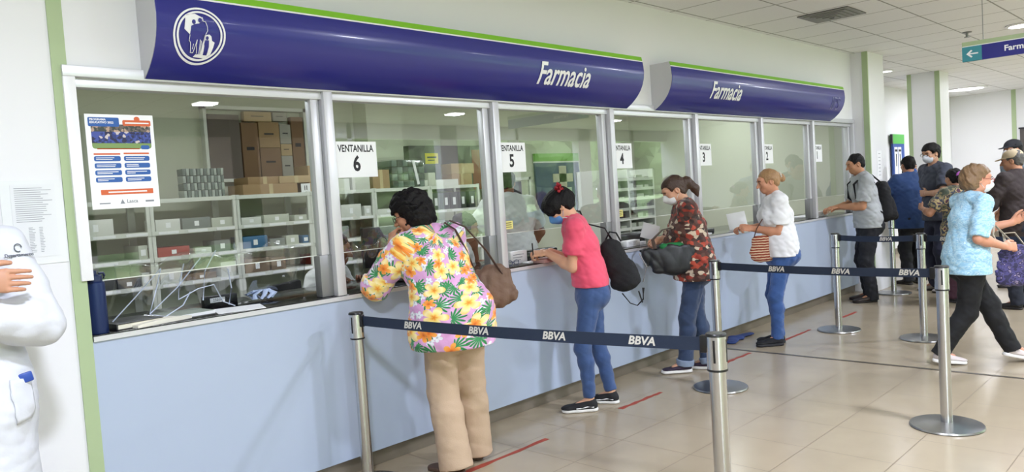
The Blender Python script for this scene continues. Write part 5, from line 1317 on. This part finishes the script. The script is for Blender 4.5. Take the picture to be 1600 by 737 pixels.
def woman_pink():
    f = Fig((4.13, -.30, 0), 36, H=1.53, bulk=1.02, pel=(0, -.01, 0), lean=4, hunch=16, head=(6, -42, 0),
            armL=(3.97, -.085, 1.085), armR=(4.07, -.03, 1.085), poleL=(-.1, -.3, -1), poleR=(.2, -.3, -1), feet=[(4.03, -.34, 0), (4.26, -.35, 0)], toes=(8, 14))
    o = make_body(f, SK('pink_woman', '#d9a687'), 'person with red flower clip in a pink polo shirt, writing on the counter',
                  ((v3(-.1, 1, 0), v3(.5, 0, -.8), None, dict(curl=(40, 50, 35))), (v3(-.3, .9, -.1), v3(-.4, 0, -1), None, dict(curl=(40, 50, 30)))), hm=.0042, hh=.004)
    M_PINK = mat('pink_pique', '#e8526f', .8, bump=.2, bscale=300, sheen=.15)
    s_ = shirt(f, o, M_PINK, d=.012, sleeve=.62, loose=.016, aline=.004, hem=.845, wr=.0045, h=.006, uv=False)
    for i in (0, 1):
        p = f.sh[i] + (f.el[i] - f.sh[i]) * .60; w_ = unit(f.el[i] - f.sh[i]); Fq = Field(p - .1, p + .1, .006); Fq.cone(p - w_ * .006, p + w_ * .004, .0665, .0665); Fq.plane(p + w_ * .010, w_); Fq.plane(p - w_ * .004, -w_); f.obj('sleeve_trim', Fq, M_WHITE, s_)
    # collar
    nb = f.neck; Fq = Field(nb - .14, nb + .14, .005); Fq.econe(nb + f.B @ v3(0, .012, -.025), nb + f.B @ v3(0, .030, .028), (.074, .070), (.062, .060), (1, 0, 0), k=.01); Fq.econe(nb + f.B @ v3(0, .012, -.03), nb + f.B @ v3(0, .034, .05), (.064, .060), (.055, .053), (1, 0, 0), k=.004, op='s')
    Fq.plane(nb + f.B @ v3(0, 0, .026), f.B @ v3(0, -.5, 1)); f.obj('collar', Fq, M_PINK, s_)
    b = MB(); b.tube([tuple(nb + f.B @ v3(.068 * math.cos(a), .026 + .066 * math.sin(a), .026 + .03 * math.sin(a))) for a in np.linspace(-2.6, 2.6 - 2.05, 4)] if 0 else [tuple(nb + f.B @ v3(.070 * math.cos(a), .022 + .068 * math.sin(a), .020 + .028 * math.sin(a))) for a in np.linspace(0, 6.28, 30)], .0028, 6); b.build('collar_piping', M_WHITE, s_)
    trousers(f, o, denim('mid', '#36507f'), r=(.083, .060, .055, .040), hem=.095, wr=.0035, d=.004, h=.006)
    shoes(f, o, mat('black_canvas', '#17171a', .8), M_SOLE, stripe=M_WHITE, tall=.0)
    def ex(F, P, E):
        E(0, -.085, .065, .060, .045, .060, k=.03); E(0, -.11, .02, .045, .04, .06, k=.03); E(0, .035, .062, .083, .070, .055, k=.03); E(-.045, .03, .025, .045, .075, .055, k=.03); E(.045, .03, .025, .045, .075, .055, k=.03)
    hr = hair(f, o, H_BLACK, 'tied', vol=.020, seed=2, extra=ex)
    b = MB(); M = f.HM; rg = random.Random(3)
    for k in range(16):
        c = f.head + M @ v3(-.055 + rg.uniform(-.03, .03), -.085 + rg.uniform(-.022, .015), .095 + rg.uniform(-.03, .025)); d = M @ v3(rg.uniform(-1, 1), rg.uniform(-1, .2), rg.uniform(-.3, 1)); b.tube([tuple(c), tuple(c + unit(d) * .022)], .011, 6, r2=.003)
    b.build('flower_clip', mat('red_flower', '#a31f2b', .6), hr)
    mask(f, o, M_MASKB)
    t = thing('pen', 'black pen held by the pink polo person', 'pen'); rod('pen_barrel', [(3.90, -.02, 1.05), (3.885, -.03, 1.16)], .0045, M_BLK, t)
    # backpack on the right shoulder
    t = thing('backpack', 'small black backpack hanging by one strap behind the pink polo person', 'backpack')
    sd = (.75, -.66, 0); t.location = (-.02, .01, .04); bk = soft('bag_body', [((4.370, -0.460, .82), (4.320, -0.400, 1.04), (.098, .06), (.075, .05), sd, .07), ((4.390, -0.480, .80), (4.370, -0.460, .90), (.085, .075), (.08, .065), sd, .05)], M_BLKF, t, noise=.005)
    W_ = lambda p: tuple(rotm('Z', f.face) @ v3(p) + f.pos)
    rod('shoulder_strap', [(4.335, -.40, 1.10), (4.28, -.385, 1.19), W_(f.sh[1] + v3(-.02, -.085, -.03)), W_(f.sh[1] + v3(-.05, -.05, .06)), W_(f.sh[1] + v3(-.05, .03, .068)), W_(f.sh[1] + v3(-.05, .09, .0))], .015, M_BLKF, t, flat=(1.2, .35))
    rod('carry_loop', [(4.310, -0.360, 1.10), (4.332, -0.384, 1.16), (4.360, -0.420, 1.15), (4.370, -0.450, 1.09)], .006, M_BLKF, t)
    rod('loose_strap', [(4.350, -0.450, .73), (4.370, -0.500, .66), (4.410, -0.530, .64), (4.440, -0.560, .68), (4.450, -0.560, .76)], .009, M_BLKF, t, flat=(1.2, .4)); rod('loose_strap', [(4.420, -0.540, .74), (4.430, -0.560, .66)], .012, M_BLKF, t, flat=(1.2, .4))
    rod('side_piping', [(4.450, -0.560, .80), (4.490, -0.570, .90), (4.450, -0.540, 1.0)], .004, mat('grey_piping', '#8b8788', .5), t)

def woman_brown():
    f = Fig((5.39, -.38, 0), 38, H=1.57, bulk=1.12, lean=3, hunch=10, head=(8, -30, 0), armL=(5.29, -.17, 1.07), armR=(5.40, -.07, 1.05), poleL=(-.6, -.8, -.9), poleR=(.6, -.4, -.8),
            feet=[(5.27, -.33, 0), (5.46, -.43, 0)], toes=(6, 20))
    o = make_body(f, SK('brown_woman', '#c9987b'), 'person with a brown ponytail and white mask in a rust and brown patterned blouse',
                  ((v3(-.35, .9, -.25), v3(.6, 0, -.8), None, dict(curl=(35, 45, 30))), (v3(-.7, .7, -.1), v3(-.3, 0, -1), None, dict(curl=(40, 45, 30)))), hm=.0045, hh=.0045)
    m = tex_mat('rust_leaf_print', 27, [(0, '#47261c'), (.28, '#8c3020'), (.42, '#2e1c17'), (.56, '#a5402a'), (.66, '#54342a'), (.86, '#bfae97')], kind='voronoi', stretch=(1, 1, 1.4))
    s_ = shirt(f, o, m, d=.020, sleeve=1.72, loose=.028, aline=.022, hem=.74, wr=.007, h=.0065, uv=False, slk=.03)
    nb = f.neck; b = MB(); b.tube([tuple(nb + f.B @ v3(.078 * math.cos(a), .020 + .075 * math.sin(a), .012 + .0 * math.sin(a))) for a in np.linspace(0, 6.28, 30)], .006, 8, flat=(1, 1)); b.build('neck_band', mat('taupe_band', '#b8aa9a', .8), s_)
    trousers(f, o, denim('dark', '#2b3d5c'), r=(.090, .068, .064, .062), hem=.055, d=.006, wr=.005, cuff=mat('pale_denim', '#8391a8', .8))
    shoes(f, o, mat('plum_canvas', '#2c1d33', .7), M_SOLE, thick=.026, tall=-.01)
    def ex(F, P, E):
        F.cone(P(0, -.10, .02), P(0, -.135, .005), .022, .035, k=.02); F.cone(P(0, -.14, .0), P(0, -.165, -.09), .036, .028, k=.02); F.cone(P(0, -.165, -.09), P(0, -.15, -.16), .028, .008, k=.02)
    hair(f, o, H_BROWN, 'tied', vol=.010, seed=6, extra=ex); mask(f, o, M_MASK)
    t = thing('handbag', 'large black handbag with green lining held open by the patterned blouse person', 'handbag')
    sd = (.70, -.71, 0); c = v3(5.16, -.36, .91)
    F = Field((4.80, -.72, .68), (5.50, .0, 1.14), .007); F.econe(c + v3(0, 0, -.06), c + v3(.0, -.0, .09), (.17, .06), (.25, .05), sd, k=.03, cap=.05)
    F.econe(c + v3(0, 0, .10), c + v3(0, 0, .16), (.20, .03), (.24, .036), sd, k=.01, op='s'); F.noise(.009, 14, 8, ridge=True)
    me = F.mesh('bag_body'); me.materials.append(mat('black_leather', '#15161a', .45, bump=.08, bscale=40)); q = bpy.data.objects.new('bag_body', me); COL.objects.link(q); q.parent = t
    soft('green_lining', [(tuple(c + v3(-.09, .05, .115)), tuple(c + v3(.05, -.05, .115)), (.022, .022), (.026, .022), (0, 0, 1))], mat('green_cloth', '#0f6a35', .8), t, noise=.006)
    rod('bag_handle', [tuple(c + v3(-.12, .10, .10)), (5.07, -.22, 1.08), (5.15, -.26, 1.15), (5.24, -.34, 1.17), (5.24, -.38, 1.10), tuple(c + v3(.06, -.06, .12))], .012, mat('brown_handle', '#4b3a30', .6), t, flat=(1.4, .4))
    rod('zip_tail', [tuple(c + v3(-.16, .14, .05)), tuple(c + v3(-.165, .145, -.03))], .006, M_BLKF, t)

def woman_white():
    f = Fig((6.64, -.52, 0), 40, H=1.57, bulk=1.16, lean=1, hunch=8, head=(4, -14, 0), armL=(6.47, -.36, 1.06), armR=(6.58, -.22, 1.06), poleL=(-.5, -.9, -.9), poleR=(.6, -.5, -.9),
            feet=[(6.52, -.52, 0), (6.64, -.48, 0)], toes=(6, 10))
    o = make_body(f, SK('white_woman', '#c98f70'), 'person with blond hair in a bun, white t-shirt and blue jeans at window 2',
                  ((v3(-.2, 1, .12), v3(.7, 0, -.6), None, dict(curl=(45, 55, 40))), (v3(-.5, .9, 0), v3(-.4, 0, -1), None, dict(curl=(40, 45, 30)))), hm=.005, hh=.005)
    s_ = shirt(f, o, mat('white_cotton', '#e6e6e8', .8, bump=.15, bscale=150), d=.016, sleeve=.72, loose=.018, aline=.018, hem=.80, wr=.006, uv=False)
    trousers(f, o, denim('blue', '#33558f'), r=(.085, .066, .060, .050), hem=.06, d=.006, wr=.005)
    shoes(f, o, mat('black_suede', '#14151a', .8), mat('black_sole', '#232327', .7), thick=.028, tall=.01)
    def ex(F, P, E): F.cone(P(0, -.10, .03), P(0, -.12, .015), .02, .022, k=.02); E(0, -.145, -.008, .034, .026, .042, k=.012)
    hr = hair(f, o, H_BLOND, 'tied', vol=.010, seed=9, extra=ex)
    b = MB(); M = f.HM; b.tube([tuple(f.head + M @ v3(.03 * math.cos(a), -.122, .022 + .028 * math.sin(a))) for a in np.linspace(0, 6.28, 14)], .008, 6); b.build('hair_tie', mat('pale_tie', '#d8cfc0', .7), hr)
    b = MB(); p = f.chest + f.B @ v3(0, .128, 0); b.box(tuple(p + v3(-.015, .005, -.02)), (.10, .012, .15)); b.build('chest_print', tex_mat('dark_print', 40, [(0, '#2a241f'), (.5, '#7d7263'), (.6, '#2a241f')]), s_, bevel=.01) if False else None
    t = thing('striped_bag', 'small rust and cream striped knitted bag hanging in front of the white tee person', 'bag')
    m = mat('striped_knit', '#a2452f', .9, bump=.5, bscale=200); g = G(m); tc = g.n('TexCoord'); sp = g.n('SeparateXYZ'); g.l(tc.outputs['Object'], sp.inputs[0]); nz = g.n('TexNoise'); nz.inputs['Scale'].default_value = 30; g.l(tc.outputs['Object'], nz.inputs['Vector'])
    v_ = g.math('ADD', g.math('MULTIPLY', sp.outputs[2], 44.), g.math('MULTIPLY', nz.outputs[0], .5)); g.l(g.mix(g.math('LESS_THAN', g.math('FRACT', v_), .36), lin('#8a3c28'), lin('#d8bfa0')), g.b.inputs['Base Color'])
    soft('bag_body', [((6.44, -.44, .80), (6.46, -.45, .96), (.10, .035), (.085, .03), (.7, -.7, 0), .04)], m, t, noise=.005)
    rod('bag_strap', [(6.40, -.40, .98), (6.42, -.42, 1.06), (6.50, -.48, 1.20), (6.60, -.55, 1.32), (6.66, -.58, 1.35)], .007, mat('brown_cord', '#5a3525', .7), t, flat=(1.3, .5)); rod('bag_strap', [(6.52, -.50, .98), (6.54, -.54, 1.05)], .007, mat('brown_cord', '#5a3525', .7), t)
    cl = soft('floor_cloth', [((6.40, -.13, .013), (6.62, -.05, .014), (.011, .045), (.012, .055), (0, 0, 1)), ((6.62, -.05, .014), (6.88, -.08, .013), (.012, .055), (.010, .035), (0, 0, 1))], mat('blue_cloth', '#2c3f74', .8), None, h=.005, noise=.002); tag(cl, 'blue and dark cloth on the floor by the kick plate behind the white tee person', 'cloth')

def man_grey():
    f = Fig((9.27, -.38, 0), 36, H=1.71, bulk=1.06, fem=False, lean=3, hunch=9, head=(6, -16, 0), armL=(9.07, -.14, 1.12), armR=(9.18, -.02, 1.10), poleL=(-.5, -.8, -1), poleR=(.6, -.4, -1),
            feet=[(9.20, -.42, 0), (9.36, -.34, 0)], toes=(8, 14))
    o = make_body(f, SK('grey_man', '#b98766'), 'person with short black hair in a light grey t-shirt and black backpack at window 1',
                  ((v3(-.35, .9, -.05), v3(.3, 0, -1), None, dict(curl=(20, 30, 20))), (v3(-.6, .8, -.05), v3(0, 0, -1), None, dict(curl=(25, 30, 20)))), hm=.0055, hh=.0055)
    shirt(f, o, mat('light_grey_cotton', '#a8acad', .85, bump=.15, bscale=150), d=.018, sleeve=.78, loose=.022, aline=.012, hem=.86, wr=.006, h=.0075, uv=False)
    trousers(f, o, mat('black_jean', '#14161d', .8), r=(.095, .076, .070, .066), hem=.03, h=.008, wr=.006)
    shoes(f, o, mat('brown_leather', '#2c2019', .5), mat('dark_sole', '#1b1613', .7), length=.28, width=.05)
    hair(f, o, H_BLACK, 'short', vol=.008, seed=11, h=.0055)
    t = thing('backpack', 'large black backpack worn by the light grey t-shirt person', 'backpack')
    L = lambda x, y, z: tuple(rotm('Z', 36) @ v3(x, y + .07, z - .01) + v3(9.27, -.38, 0))
    soft('bag_body', [(L(.03, -.27, 1.02), L(.03, -.25, 1.30), (.15, .10), (.13, .08), rotm('Z', 36) @ v3(1, 0, 0), .10), (L(.03, -.36, 1.00), L(.03, -.33, 1.14), (.11, .05), (.10, .04), rotm('Z', 36) @ v3(1, 0, 0), .06)], M_BLKF, t, h=.009)
    for sx in (-1, 1): rod('shoulder_strap', [L(sx * .11, -.20, 1.38), L(sx * .115, -.10, 1.475), L(sx * .12, 0.0, 1.475), L(sx * .125, .10, 1.38), L(sx * .14, .09, 1.22), L(sx * .17, -.06, 1.10), L(sx * .14, -.20, 1.04)], .020, M_BLKF, t, flat=(1.2, .4))
    rod('side_trim', [L(.16, -.37, 1.05), L(.17, -.35, 1.15)], .006, mat('grey_trim', '#8f9296', .5), t)

def woman_blue():
    f = Fig((6.47, -2.06, 0), -134, H=1.52, bulk=1.06, pel=(0, .0, -.03), lean=3, hunch=10, head=(-10, -8, 0), armL=(6.80, -2.29, 1.05), armR=(6.49, -2.29, .90), poleL=(-.5, -1, -.6), poleR=(.25, -.5, -1),
            feet=[(6.70, -2.30, .005), (6.38, -1.88, .02)], toes=(0, 6), kneepole=((0, 1, 0), (0, 1, 0)))
    o = make_body(f, SK('blue_woman', '#cf9578'), 'person with red glasses and white mask in a light blue blouse, walking right',
                  ((v3(.1, .9, .5), v3(.9, 0, 0), None, dict(curl=(40, 50, 40))), (v3(.1, 1, -.1), v3(-.9, 0, -.4), None, dict(curl=(60, 70, 50)))), hm=.0042, hh=.0045)
    m = tex_mat('light_blue_print', 26, [(0, '#7fb0cf'), (.42, '#96c4dd'), (.50, '#b9dae8'), (.58, '#86b8d4'), (.68, '#c9e2ec')], stretch=(1, 1, 1.8), detail=5, mode='LINEAR')
    shirt(f, o, m, d=.014, sleeve=.95, loose=.014, aline=.012, hem=.70, wr=.006, h=.0065, uv=False)
    trousers(f, o, mat('black_cloth', '#0f1013', .8), r=(.098, .078, .070, .064), hem=.055, d=.006, b=1.02, wr=.004)
    shoes(f, o, mat('pale_sneaker', '#cdc3c1', .7), M_SOLE, thick=.028, tall=.0)
    def ex(F, P, E): E(0, -.08, -.01, .075, .05, .070, k=.03); E(0, -.03, .06, .078, .088, .056, k=.03)
    hr = hair(f, o, H_LB, 'bob', vol=.012, seed=13, extra=ex)
    mask(f, o, M_MASK); glasses(f, o, mat('red_frame', '#9a3430', .35))
    t = thing('patterned_bag', 'dark purple patterned cloth bag with pale straps carried by the walking person', 'bag', (-.09, .08, -.02))
    m = tex_mat('purple_print', 22, [(0, '#2e2b4c'), (.45, '#4a4478'), (.56, '#2e2b4c'), (.63, '#8d7f9c'), (.68, '#37345c'), (.80, '#b3a893')], stretch=(1, 1, 1.3), detail=2)
    sd = (.69, -.72, 0); soft('bag_body', [((6.76, -2.42, .66), (6.74, -2.42, .86), (.16, .05), (.12, .035), sd, .05)], m, t, noise=.007)
    rod('bag_strap', [(6.66, -2.33, .90), (6.62, -2.30, 1.00), (6.66, -2.30, 1.07), (6.72, -2.36, .98), (6.76, -2.42, .90)], .010, mat('pale_strap_cloth', '#b7ab97', .8), t, flat=(1.2, .5)); rod('bag_strap', [(6.72, -2.36, .90), (6.74, -2.34, 1.0), (6.80, -2.40, 1.0), (6.82, -2.46, .90)], .010, mat('pale_strap_cloth', '#b7ab97', .8), t, flat=(1.2, .5))
    t = thing('blister_pack', 'silver blister packs held in the left hand of the walking person', 'medicine pack'); b = MB()
    for k in range(3): b.box((6.87 + .004 * k, -2.36 - .004 * k, 1.10 + .004 * k), (.11, .004, .055), Matrix.Rotation(R(-44 + 9 * k), 3, 'Z') @ Matrix.Rotation(R(-24), 3, 'Y'))
    b.build('foil_sheet', M_CHROME, t)
    b = MB(); dn = Matrix.Rotation(R(-44), 3, 'Z') @ Matrix.Rotation(R(-24), 3, 'Y')
    for i in range(5):
        for j in range(2): p = Vector((6.87, -2.364, 1.10)) + dn @ Vector((-.044 + .022 * i, -.004, -.013 + .026 * j)); b.lathe([(.001, -.006), (.007, -.004), (.007, .004), (.001, .006)], tuple(p), 8)
    b.build('pill_bubble', M_CHROME, t)

def far_person(pos, face, H, label, skin, shirtm, trm, hairm, hstyle='short', fem=False, bulk=1.1, arms=(None, None), head=(0, -6, 0), msk=None, gl=None, sleeve=.75, hem=.84, lean=2, hunch=8, shoe='#1c1a1a', hands=None, poles=None, hvol=.01, extra=None, feet=None, trr=(.095, .076, .070, .062), h=.009, hmh=.006, aline=.012):
    kw = {}
    if poles: kw = dict(poleL=poles[0], poleR=poles[1])
    f = Fig(pos, face, H=H, bulk=bulk, fem=fem, lean=lean, hunch=hunch, head=head, armL=arms[0], armR=arms[1], feet=feet, **kw)
    o = make_body(f, skin, label, hands or ((None, v3(1, 0, 0), None, dict(curl=(20, 25, 20))), (None, v3(-1, 0, 0), None, dict(curl=(20, 25, 20)))), hm=hmh, hh=hmh)
    s_ = shirt(f, o, shirtm, d=.018, sleeve=sleeve, loose=.02, aline=aline, hem=hem * H / 1.65, wr=.006, h=h, uv=False)
    trousers(f, o, trm, r=trr, hem=.045, h=h, wr=.005); shoes(f, o, mat('shoe_' + shoe[1:], shoe, .6), mat('shoe_sole_' + shoe[1:], '#2a2624', .7), length=.27)
    if hstyle: hair(f, o, hairm, hstyle, vol=hvol, h=.006, extra=extra)
    if msk: mask(f, o, msk, h=.0055)
    if gl: glasses(f, o, gl)
    return f, o, s_
def cap(f, o, m, brim=True):
    M = f.HM; q = .94 * f.k ** .5; P = lambda x, y, z: f.head + M @ v3(x, y, z) * q; F = Field(f.head - .25, f.head + .25, .006)
    F.ell(P(0, -.015, .045), (.088 * q, .106 * q, .085 * q), M); F.plane(P(0, 0, .030), -(M @ v3(0, 0, 1)))
    if brim: F.econe(P(0, .07, .040), P(0, .155, .030), (.070, .008), (.045, .006), M @ v3(1, 0, 0), k=.01)
    return f.obj('cap', F, m, o)

woman_pink(); woman_brown(); woman_white(); man_grey(); woman_blue()
NAVY = mat('navy_shirt', '#24406f', .8, sheen=.1, bump=.1, bscale=120); DARKT = mat('dark_trousers', '#101218', .8)
SKT = SK('tan', '#b07f62'); SKF = SK('fair', '#d2a084')
far_person((10.80, -.42, 0), -42, 1.66, 'person in a navy blue short sleeve shirt with back turned, right of the grey backpack', SKT, NAVY, DARKT, H_BLACK, arms=((10.85, .05, 1.15), (11.1, -.2, 1.15)), bulk=1.4, hem=.74, sleeve=.8, aline=.03)
far_person((11.55, -.15, 0), 140, 1.60, 'person with dark hair and blue mask looking over the shoulder of the navy shirt person', SKF, mat('blue_blouse', '#3a5f9c', .8), DARKT, H_BLACK, fem=True, msk=mat('deep_blue_mask', '#2f5da8', .6), hstyle='bob', head=(0, 0, 0))
f, o, s_ = far_person((10.30, -.86, 0), 50, 1.78, 'person with curly dark hair, glasses and grey mask in a dark grey t-shirt, arms crossed', SK('olive', '#b98d70'), mat('charcoal_cotton', '#3b3f4b', .85), mat('dark_jean', '#23263a', .8), H_BLACK, hvol=.022, msk=mat('grey_mask', '#c3c6cb', .6), gl=M_BLK, head=(14, -10, 0),
           arms=((10.14, -.78, 1.20), (10.16, -.98, 1.16)), poles=((-.8, .3, -.8), (.8, .2, -.8)), hands=((v3(1, .1, 0), v3(0, -1, 0), None, dict(curl=(25, 30, 20))), (v3(-1, .1, .0), v3(0, -1, 0), None, dict(curl=(25, 30, 20)))), hem=.80, shoe='#8a8580')
t = thing('messenger_strap', 'dark cross body strap with small bag on the dark grey t-shirt person', 'bag')
L = lambda x, y, z: tuple(rotm('Z', 50) @ v3(x, y, z) + v3(10.30, -.86, 0))
rod('bag_strap', [L(-.17, -.14, 1.02), L(-.05, -.165, 1.22), L(.08, -.13, 1.42), L(.10, -.02, 1.50), L(.05, .12, 1.40)], .022, M_BLKF, t, flat=(1.3, .3))
t = thing('paper_slip', 'white paper slip held by the dark grey t-shirt person with crossed arms', 'paper'); b = MB(); b.box((10.22, -1.12, 1.13), (.12, .003, .10), Matrix.Rotation(R(-44), 3, 'Z') @ Matrix.Rotation(R(12), 3, 'Y')); b.build('sheet', M_PAPER, t)
CAMO = tex_mat('leafy_print', 13, [(0, '#3a4334'), (.42, '#7d7250'), (.5, '#2c3140'), (.58, '#a59366'), (.66, '#4b2b3e')], detail=2)
def ex10(F, P, E): F.cone(P(0, -.10, .03), P(0, -.13, .0), .03, .045, k=.02)
f, o, s_ = far_person((9.50, -1.27, 0), -38, 1.46, 'person with dark hair in a multicoloured leafy top, mostly hidden behind the walking person', SKT, CAMO, mat('maroon_skirt', '#3b1c2a', .8), H_BLACK, fem=True, hstyle='tied', extra=ex10, arms=((9.50, -.90, 1.05), (9.78, -1.1, 1.05)), bulk=1.15, hem=.72)
t = thing('hair_scrunchie', 'purple hair scrunchie at the back of the dark haired head behind the walking person', 'scrunchie'); b = MB(); M = f.HM; cc = rotm('Z', -38) @ (f.head + M @ v3(0, -.115, .012)) + f.pos
b.tube([tuple(cc + rotm('Z', -38) @ M @ v3(.035 * math.cos(a), .0, .035 * math.sin(a))) for a in np.linspace(0, 6.28, 14)], .016, 8); b.build('scrunchie_ring', mat('purple_cloth', '#8e3f8f', .7), t)
BRN = mat('brown_jacket', '#2e2422', .85, bump=.2, bscale=80)
f, o, s_ = far_person((9.25, -1.90, 0), -30, 1.62, 'person in a dark brown jacket and beige cap with back turned at the right edge', SKT, BRN, mat('navy_trousers', '#171c29', .8), H_GREY, arms=((9.25, -1.5, 1.1), (9.55, -1.7, 1.1)), bulk=1.25, sleeve=1.9, hem=.76, head=(30, -8, 0))
cap(f, o, mat('beige_cap', '#b3a283', .8))
f, o, s_ = far_person((10.75, -1.62, 0), 40, 1.76, 'person in a black cap and white mask at the right edge behind the brown jacket', SKT, mat('pale_grey_shirt', '#8b99a6', .8), DARKT, H_BLACK, msk=M_MASK, head=(10, -4, 0), bulk=1.1)
cap(f, o, mat('black_cap', '#1a1c22', .8))
# staff behind the glass
WS = mat('white_uniform', '#d9dcda', .8, bump=.1, bscale=100)
f, o, s_ = far_person((4.72, .95, 0), -20, 1.72, 'person in a white shirt with back turned inside the pharmacy, behind window 5', SK('staff_dark', '#8a6048'), WS, DARKT, H_BLACK, bulk=1.1, arms=((4.50, 1.2, .95), (5.02, 1.12, .97)), head=(-25, -12, 0), hunch=12, poles=((-1, -.2, -.4), (1, -.2, -.4)), h=.008)
def stool(x, y, rot, lab):
    t = thing('office_chair', lab, 'chair', (x, y, 0), R(rot)); b = MB(); b.bb((-.22, -.22, .42), (.22, .22, .48)); b.build('seat', M_BLKF, t, bevel=.02); b = MB(); b.bb((-.20, -.27, .60), (.20, -.22, 1.0)); b.build('backrest', M_BLKF, t, bevel=.02)
    b = MB(); b.tube([(0, 0, .06), (0, 0, .43)], .025, 10); b.tube([(0, -.20, .44), (0, -.245, .62)], .015, 8); b.build('chair_column', M_BLK, t)
    for k in range(5): a = R(72 * k); b = MB(); b.tube([(0, 0, .07), (.26 * math.cos(a), .26 * math.sin(a), .05)], .016, 8); b.lathe([(.001, 0), (.025, .0), (.025, .04), (.001, .04)][::-1], (.26 * math.cos(a), .26 * math.sin(a), 0), 10); b.build('leg', M_BLK, t)
def seated(pos, face, H, label, skin, arms, head=(0, -10, 0), hairm=H_BLACK, hstyle='tied', extra=None, red=False):
    f = Fig(pos, face, H=H, bulk=1.08, fem=True, pel=(0, 0, -.34), lean=8, hunch=8, head=head, armL=arms[0], armR=arms[1], poleL=(-.7, -.4, -.9), poleR=(.7, -.4, -.9),
            feet=[v3(pos) + rotm('Z', face) @ v3(-.1, .40, 0), v3(pos) + rotm('Z', face) @ v3(.1, .42, 0)], kneepole=((0, 1, 1), (0, 1, 1)))
    o = make_body(f, skin, label, ((None, None, None, dict(curl=(25, 30, 20))), (None, None, None, dict(curl=(25, 30, 20)))), hm=.0055, hh=.006)
    s_ = shirt(f, o, WS, d=.018, sleeve=1.6 if not red else .95, loose=.02, aline=.01, hem=f.pel[2] - .04, wr=.006, h=.008, uv=False)
    if red:
        nb = f.neck; b = MB(); b.tube([tuple(nb + f.B @ v3(.064 * math.cos(a), .018 + .066 * math.sin(a), .012 - .03 * max(0, math.sin(a)))) for a in np.linspace(0, 6.28, 24)], .014, 8); b.tube([tuple(nb + f.B @ v3(0, .09, -.02)), tuple(nb + f.B @ v3(0, .125, -.11))], .026, 8, flat=(1.4, .4)); b.build('red_scarf', mat('red_collar', '#a02a26', .7), s_)
    trousers(f, o, DARKT, hem=.05, h=.010, top=.04); shoes(f, o, M_BLKF, M_BLK)
    hair(f, o, hairm, hstyle, vol=.010, h=.006, extra=extra); return f, o
def ex14(F, P, E): E(0, -.11, .03, .045, .04, .045, k=.02)
seated((2.80, .96, 0), -150, 1.66, 'person in white with a red collar seated inside behind the first mullion', SK('staff_a', '#a9755a'), ((2.98, .72, .95), (2.74, .70, .95)), head=(30, -12, 0), extra=ex14, red=True)
stool(2.80, .98, -150, 'black office chair under the red collar staff member')
seated((4.00, .97, 0), -125, 1.72, 'person with dark hair seated inside, seen beyond the shoulder of the floral shirt person', SK('staff_b', '#9c7257'), ((4.25, .80, .95), (4.05, .72, .95)), head=(20, -10, 0), hstyle='bob')
stool(3.99, .98, -125, 'black office chair under the dark haired staff member behind window 6')

def on_mesh(o, p):
    ok, loc, nrm, i = o.closest_point_on_mesh(Vector(p)); return loc, nrm
def coat_person():
    f = Fig((.45, -.35, 0), 172, H=1.73, bulk=1.0, pel=(-.075, 0, 0), fem=False, lean=-1, hunch=4, head=(0, 0, 0), armL=(.56, -.60, 1.215), armR=(.56, -.62, 1.33), poleL=(-.45, .3, -1.2), poleR=(1., .1, -1.2), feet=[(.61, -.36, 0), (.40, -.38, 0)])
    o = make_body(f, SK('coat', '#c08f73'), 'person in a long white coat with arms crossed, cut off by the left edge',
                  ((v3(.9, .25, .1), v3(0, -1, 0), None, dict(curl=(20, 20, 15))), (v3(-.97, .12, -.05), v3(0, -1, -.1), None, dict(curl=(14, 18, 12)))), hm=.006, hh=.0035)
    s_ = shirt(f, o, mat('white_coat', '#d3d6dd', .75, bump=.08, bscale=120), name='coat', d=.020, sleeve=1.84, loose=.018, aline=.050, hem=.40, wr=.0035, h=.0065, uv=False, slk=.02)
    trousers(f, o, mat('white_trousers', '#dfe0e4', .8), hem=.03); shoes(f, o, mat('white_shoe', '#d5d5d5', .6), M_SOLE, length=.28); hair(f, o, H_BLACK, 'short', h=.006)
    # patch pocket, blue case in it, embroidery
    L_ = lambda w: f.loc(v3(w))
    for nm, pts, m in (('coat_pocket', [(.635, .90), (.635, .755), (.665, .735), (.72, .735), (.755, .76), (.755, .905)], s_.data.materials[0]),):
        vs = []; fs = []; nx, nz = 10, 12
        for j in range(nz + 1):
            for i in range(nx + 1):
                u, v = i / nx, j / nz; x = .65 + .115 * u; z = .825 + .145 * v
                if v < .15: x = .7075 + (x - .7075) * (.82 + v * 1.2)
                loc, nrm = on_mesh(s_, L_((x, -.50, z))); vs.append(loc + nrm * .004)
        for j in range(nz):
            for i in range(nx): a = j * (nx + 1) + i; fs.append((a, a + 1, a + nx + 2, a + nx + 1))
        b = MB(); b.add(vs, fs); q = b.build(nm, m, s_); sm = q.modifiers.new('thick', 'SOLIDIFY'); sm.thickness = .004; sm.offset = 0
    loc, nrm = on_mesh(s_, L_((.715, -.50, .972))); b = MB(); b.box(tuple(loc + nrm * .004), (.055, .012, .036), Matrix.Rotation(R(12), 3, 'Y')); b.build('blue_case', mat('case_blue', '#27489c', .4), q, bevel=.006)
    loc, nrm = on_mesh(s_, L_((.745, -.50, 1.425))); z_ = Vector((0, 0, 1)); r_ = z_.cross(nrm).normalized(); u_ = nrm.cross(r_)
    M = Matrix((r_, u_, nrm)).transposed(); gi = mat('grey_thread', '#5f646c', .8)
    text('embroidery', 'Departamento', .016, gi, s_, M, loc + nrm * .004 - u_ * .016, depth=.001, bold=.0003)
    b = MB(); b.tube([loc + nrm * .004 + r_ * .012 * math.cos(a) + u_ * (.010 + .014 * math.sin(a)) for a in np.linspace(0, 5.2, 14)], .002, 6); b.build('embroidered_ring', gi, s_)
coat_person()
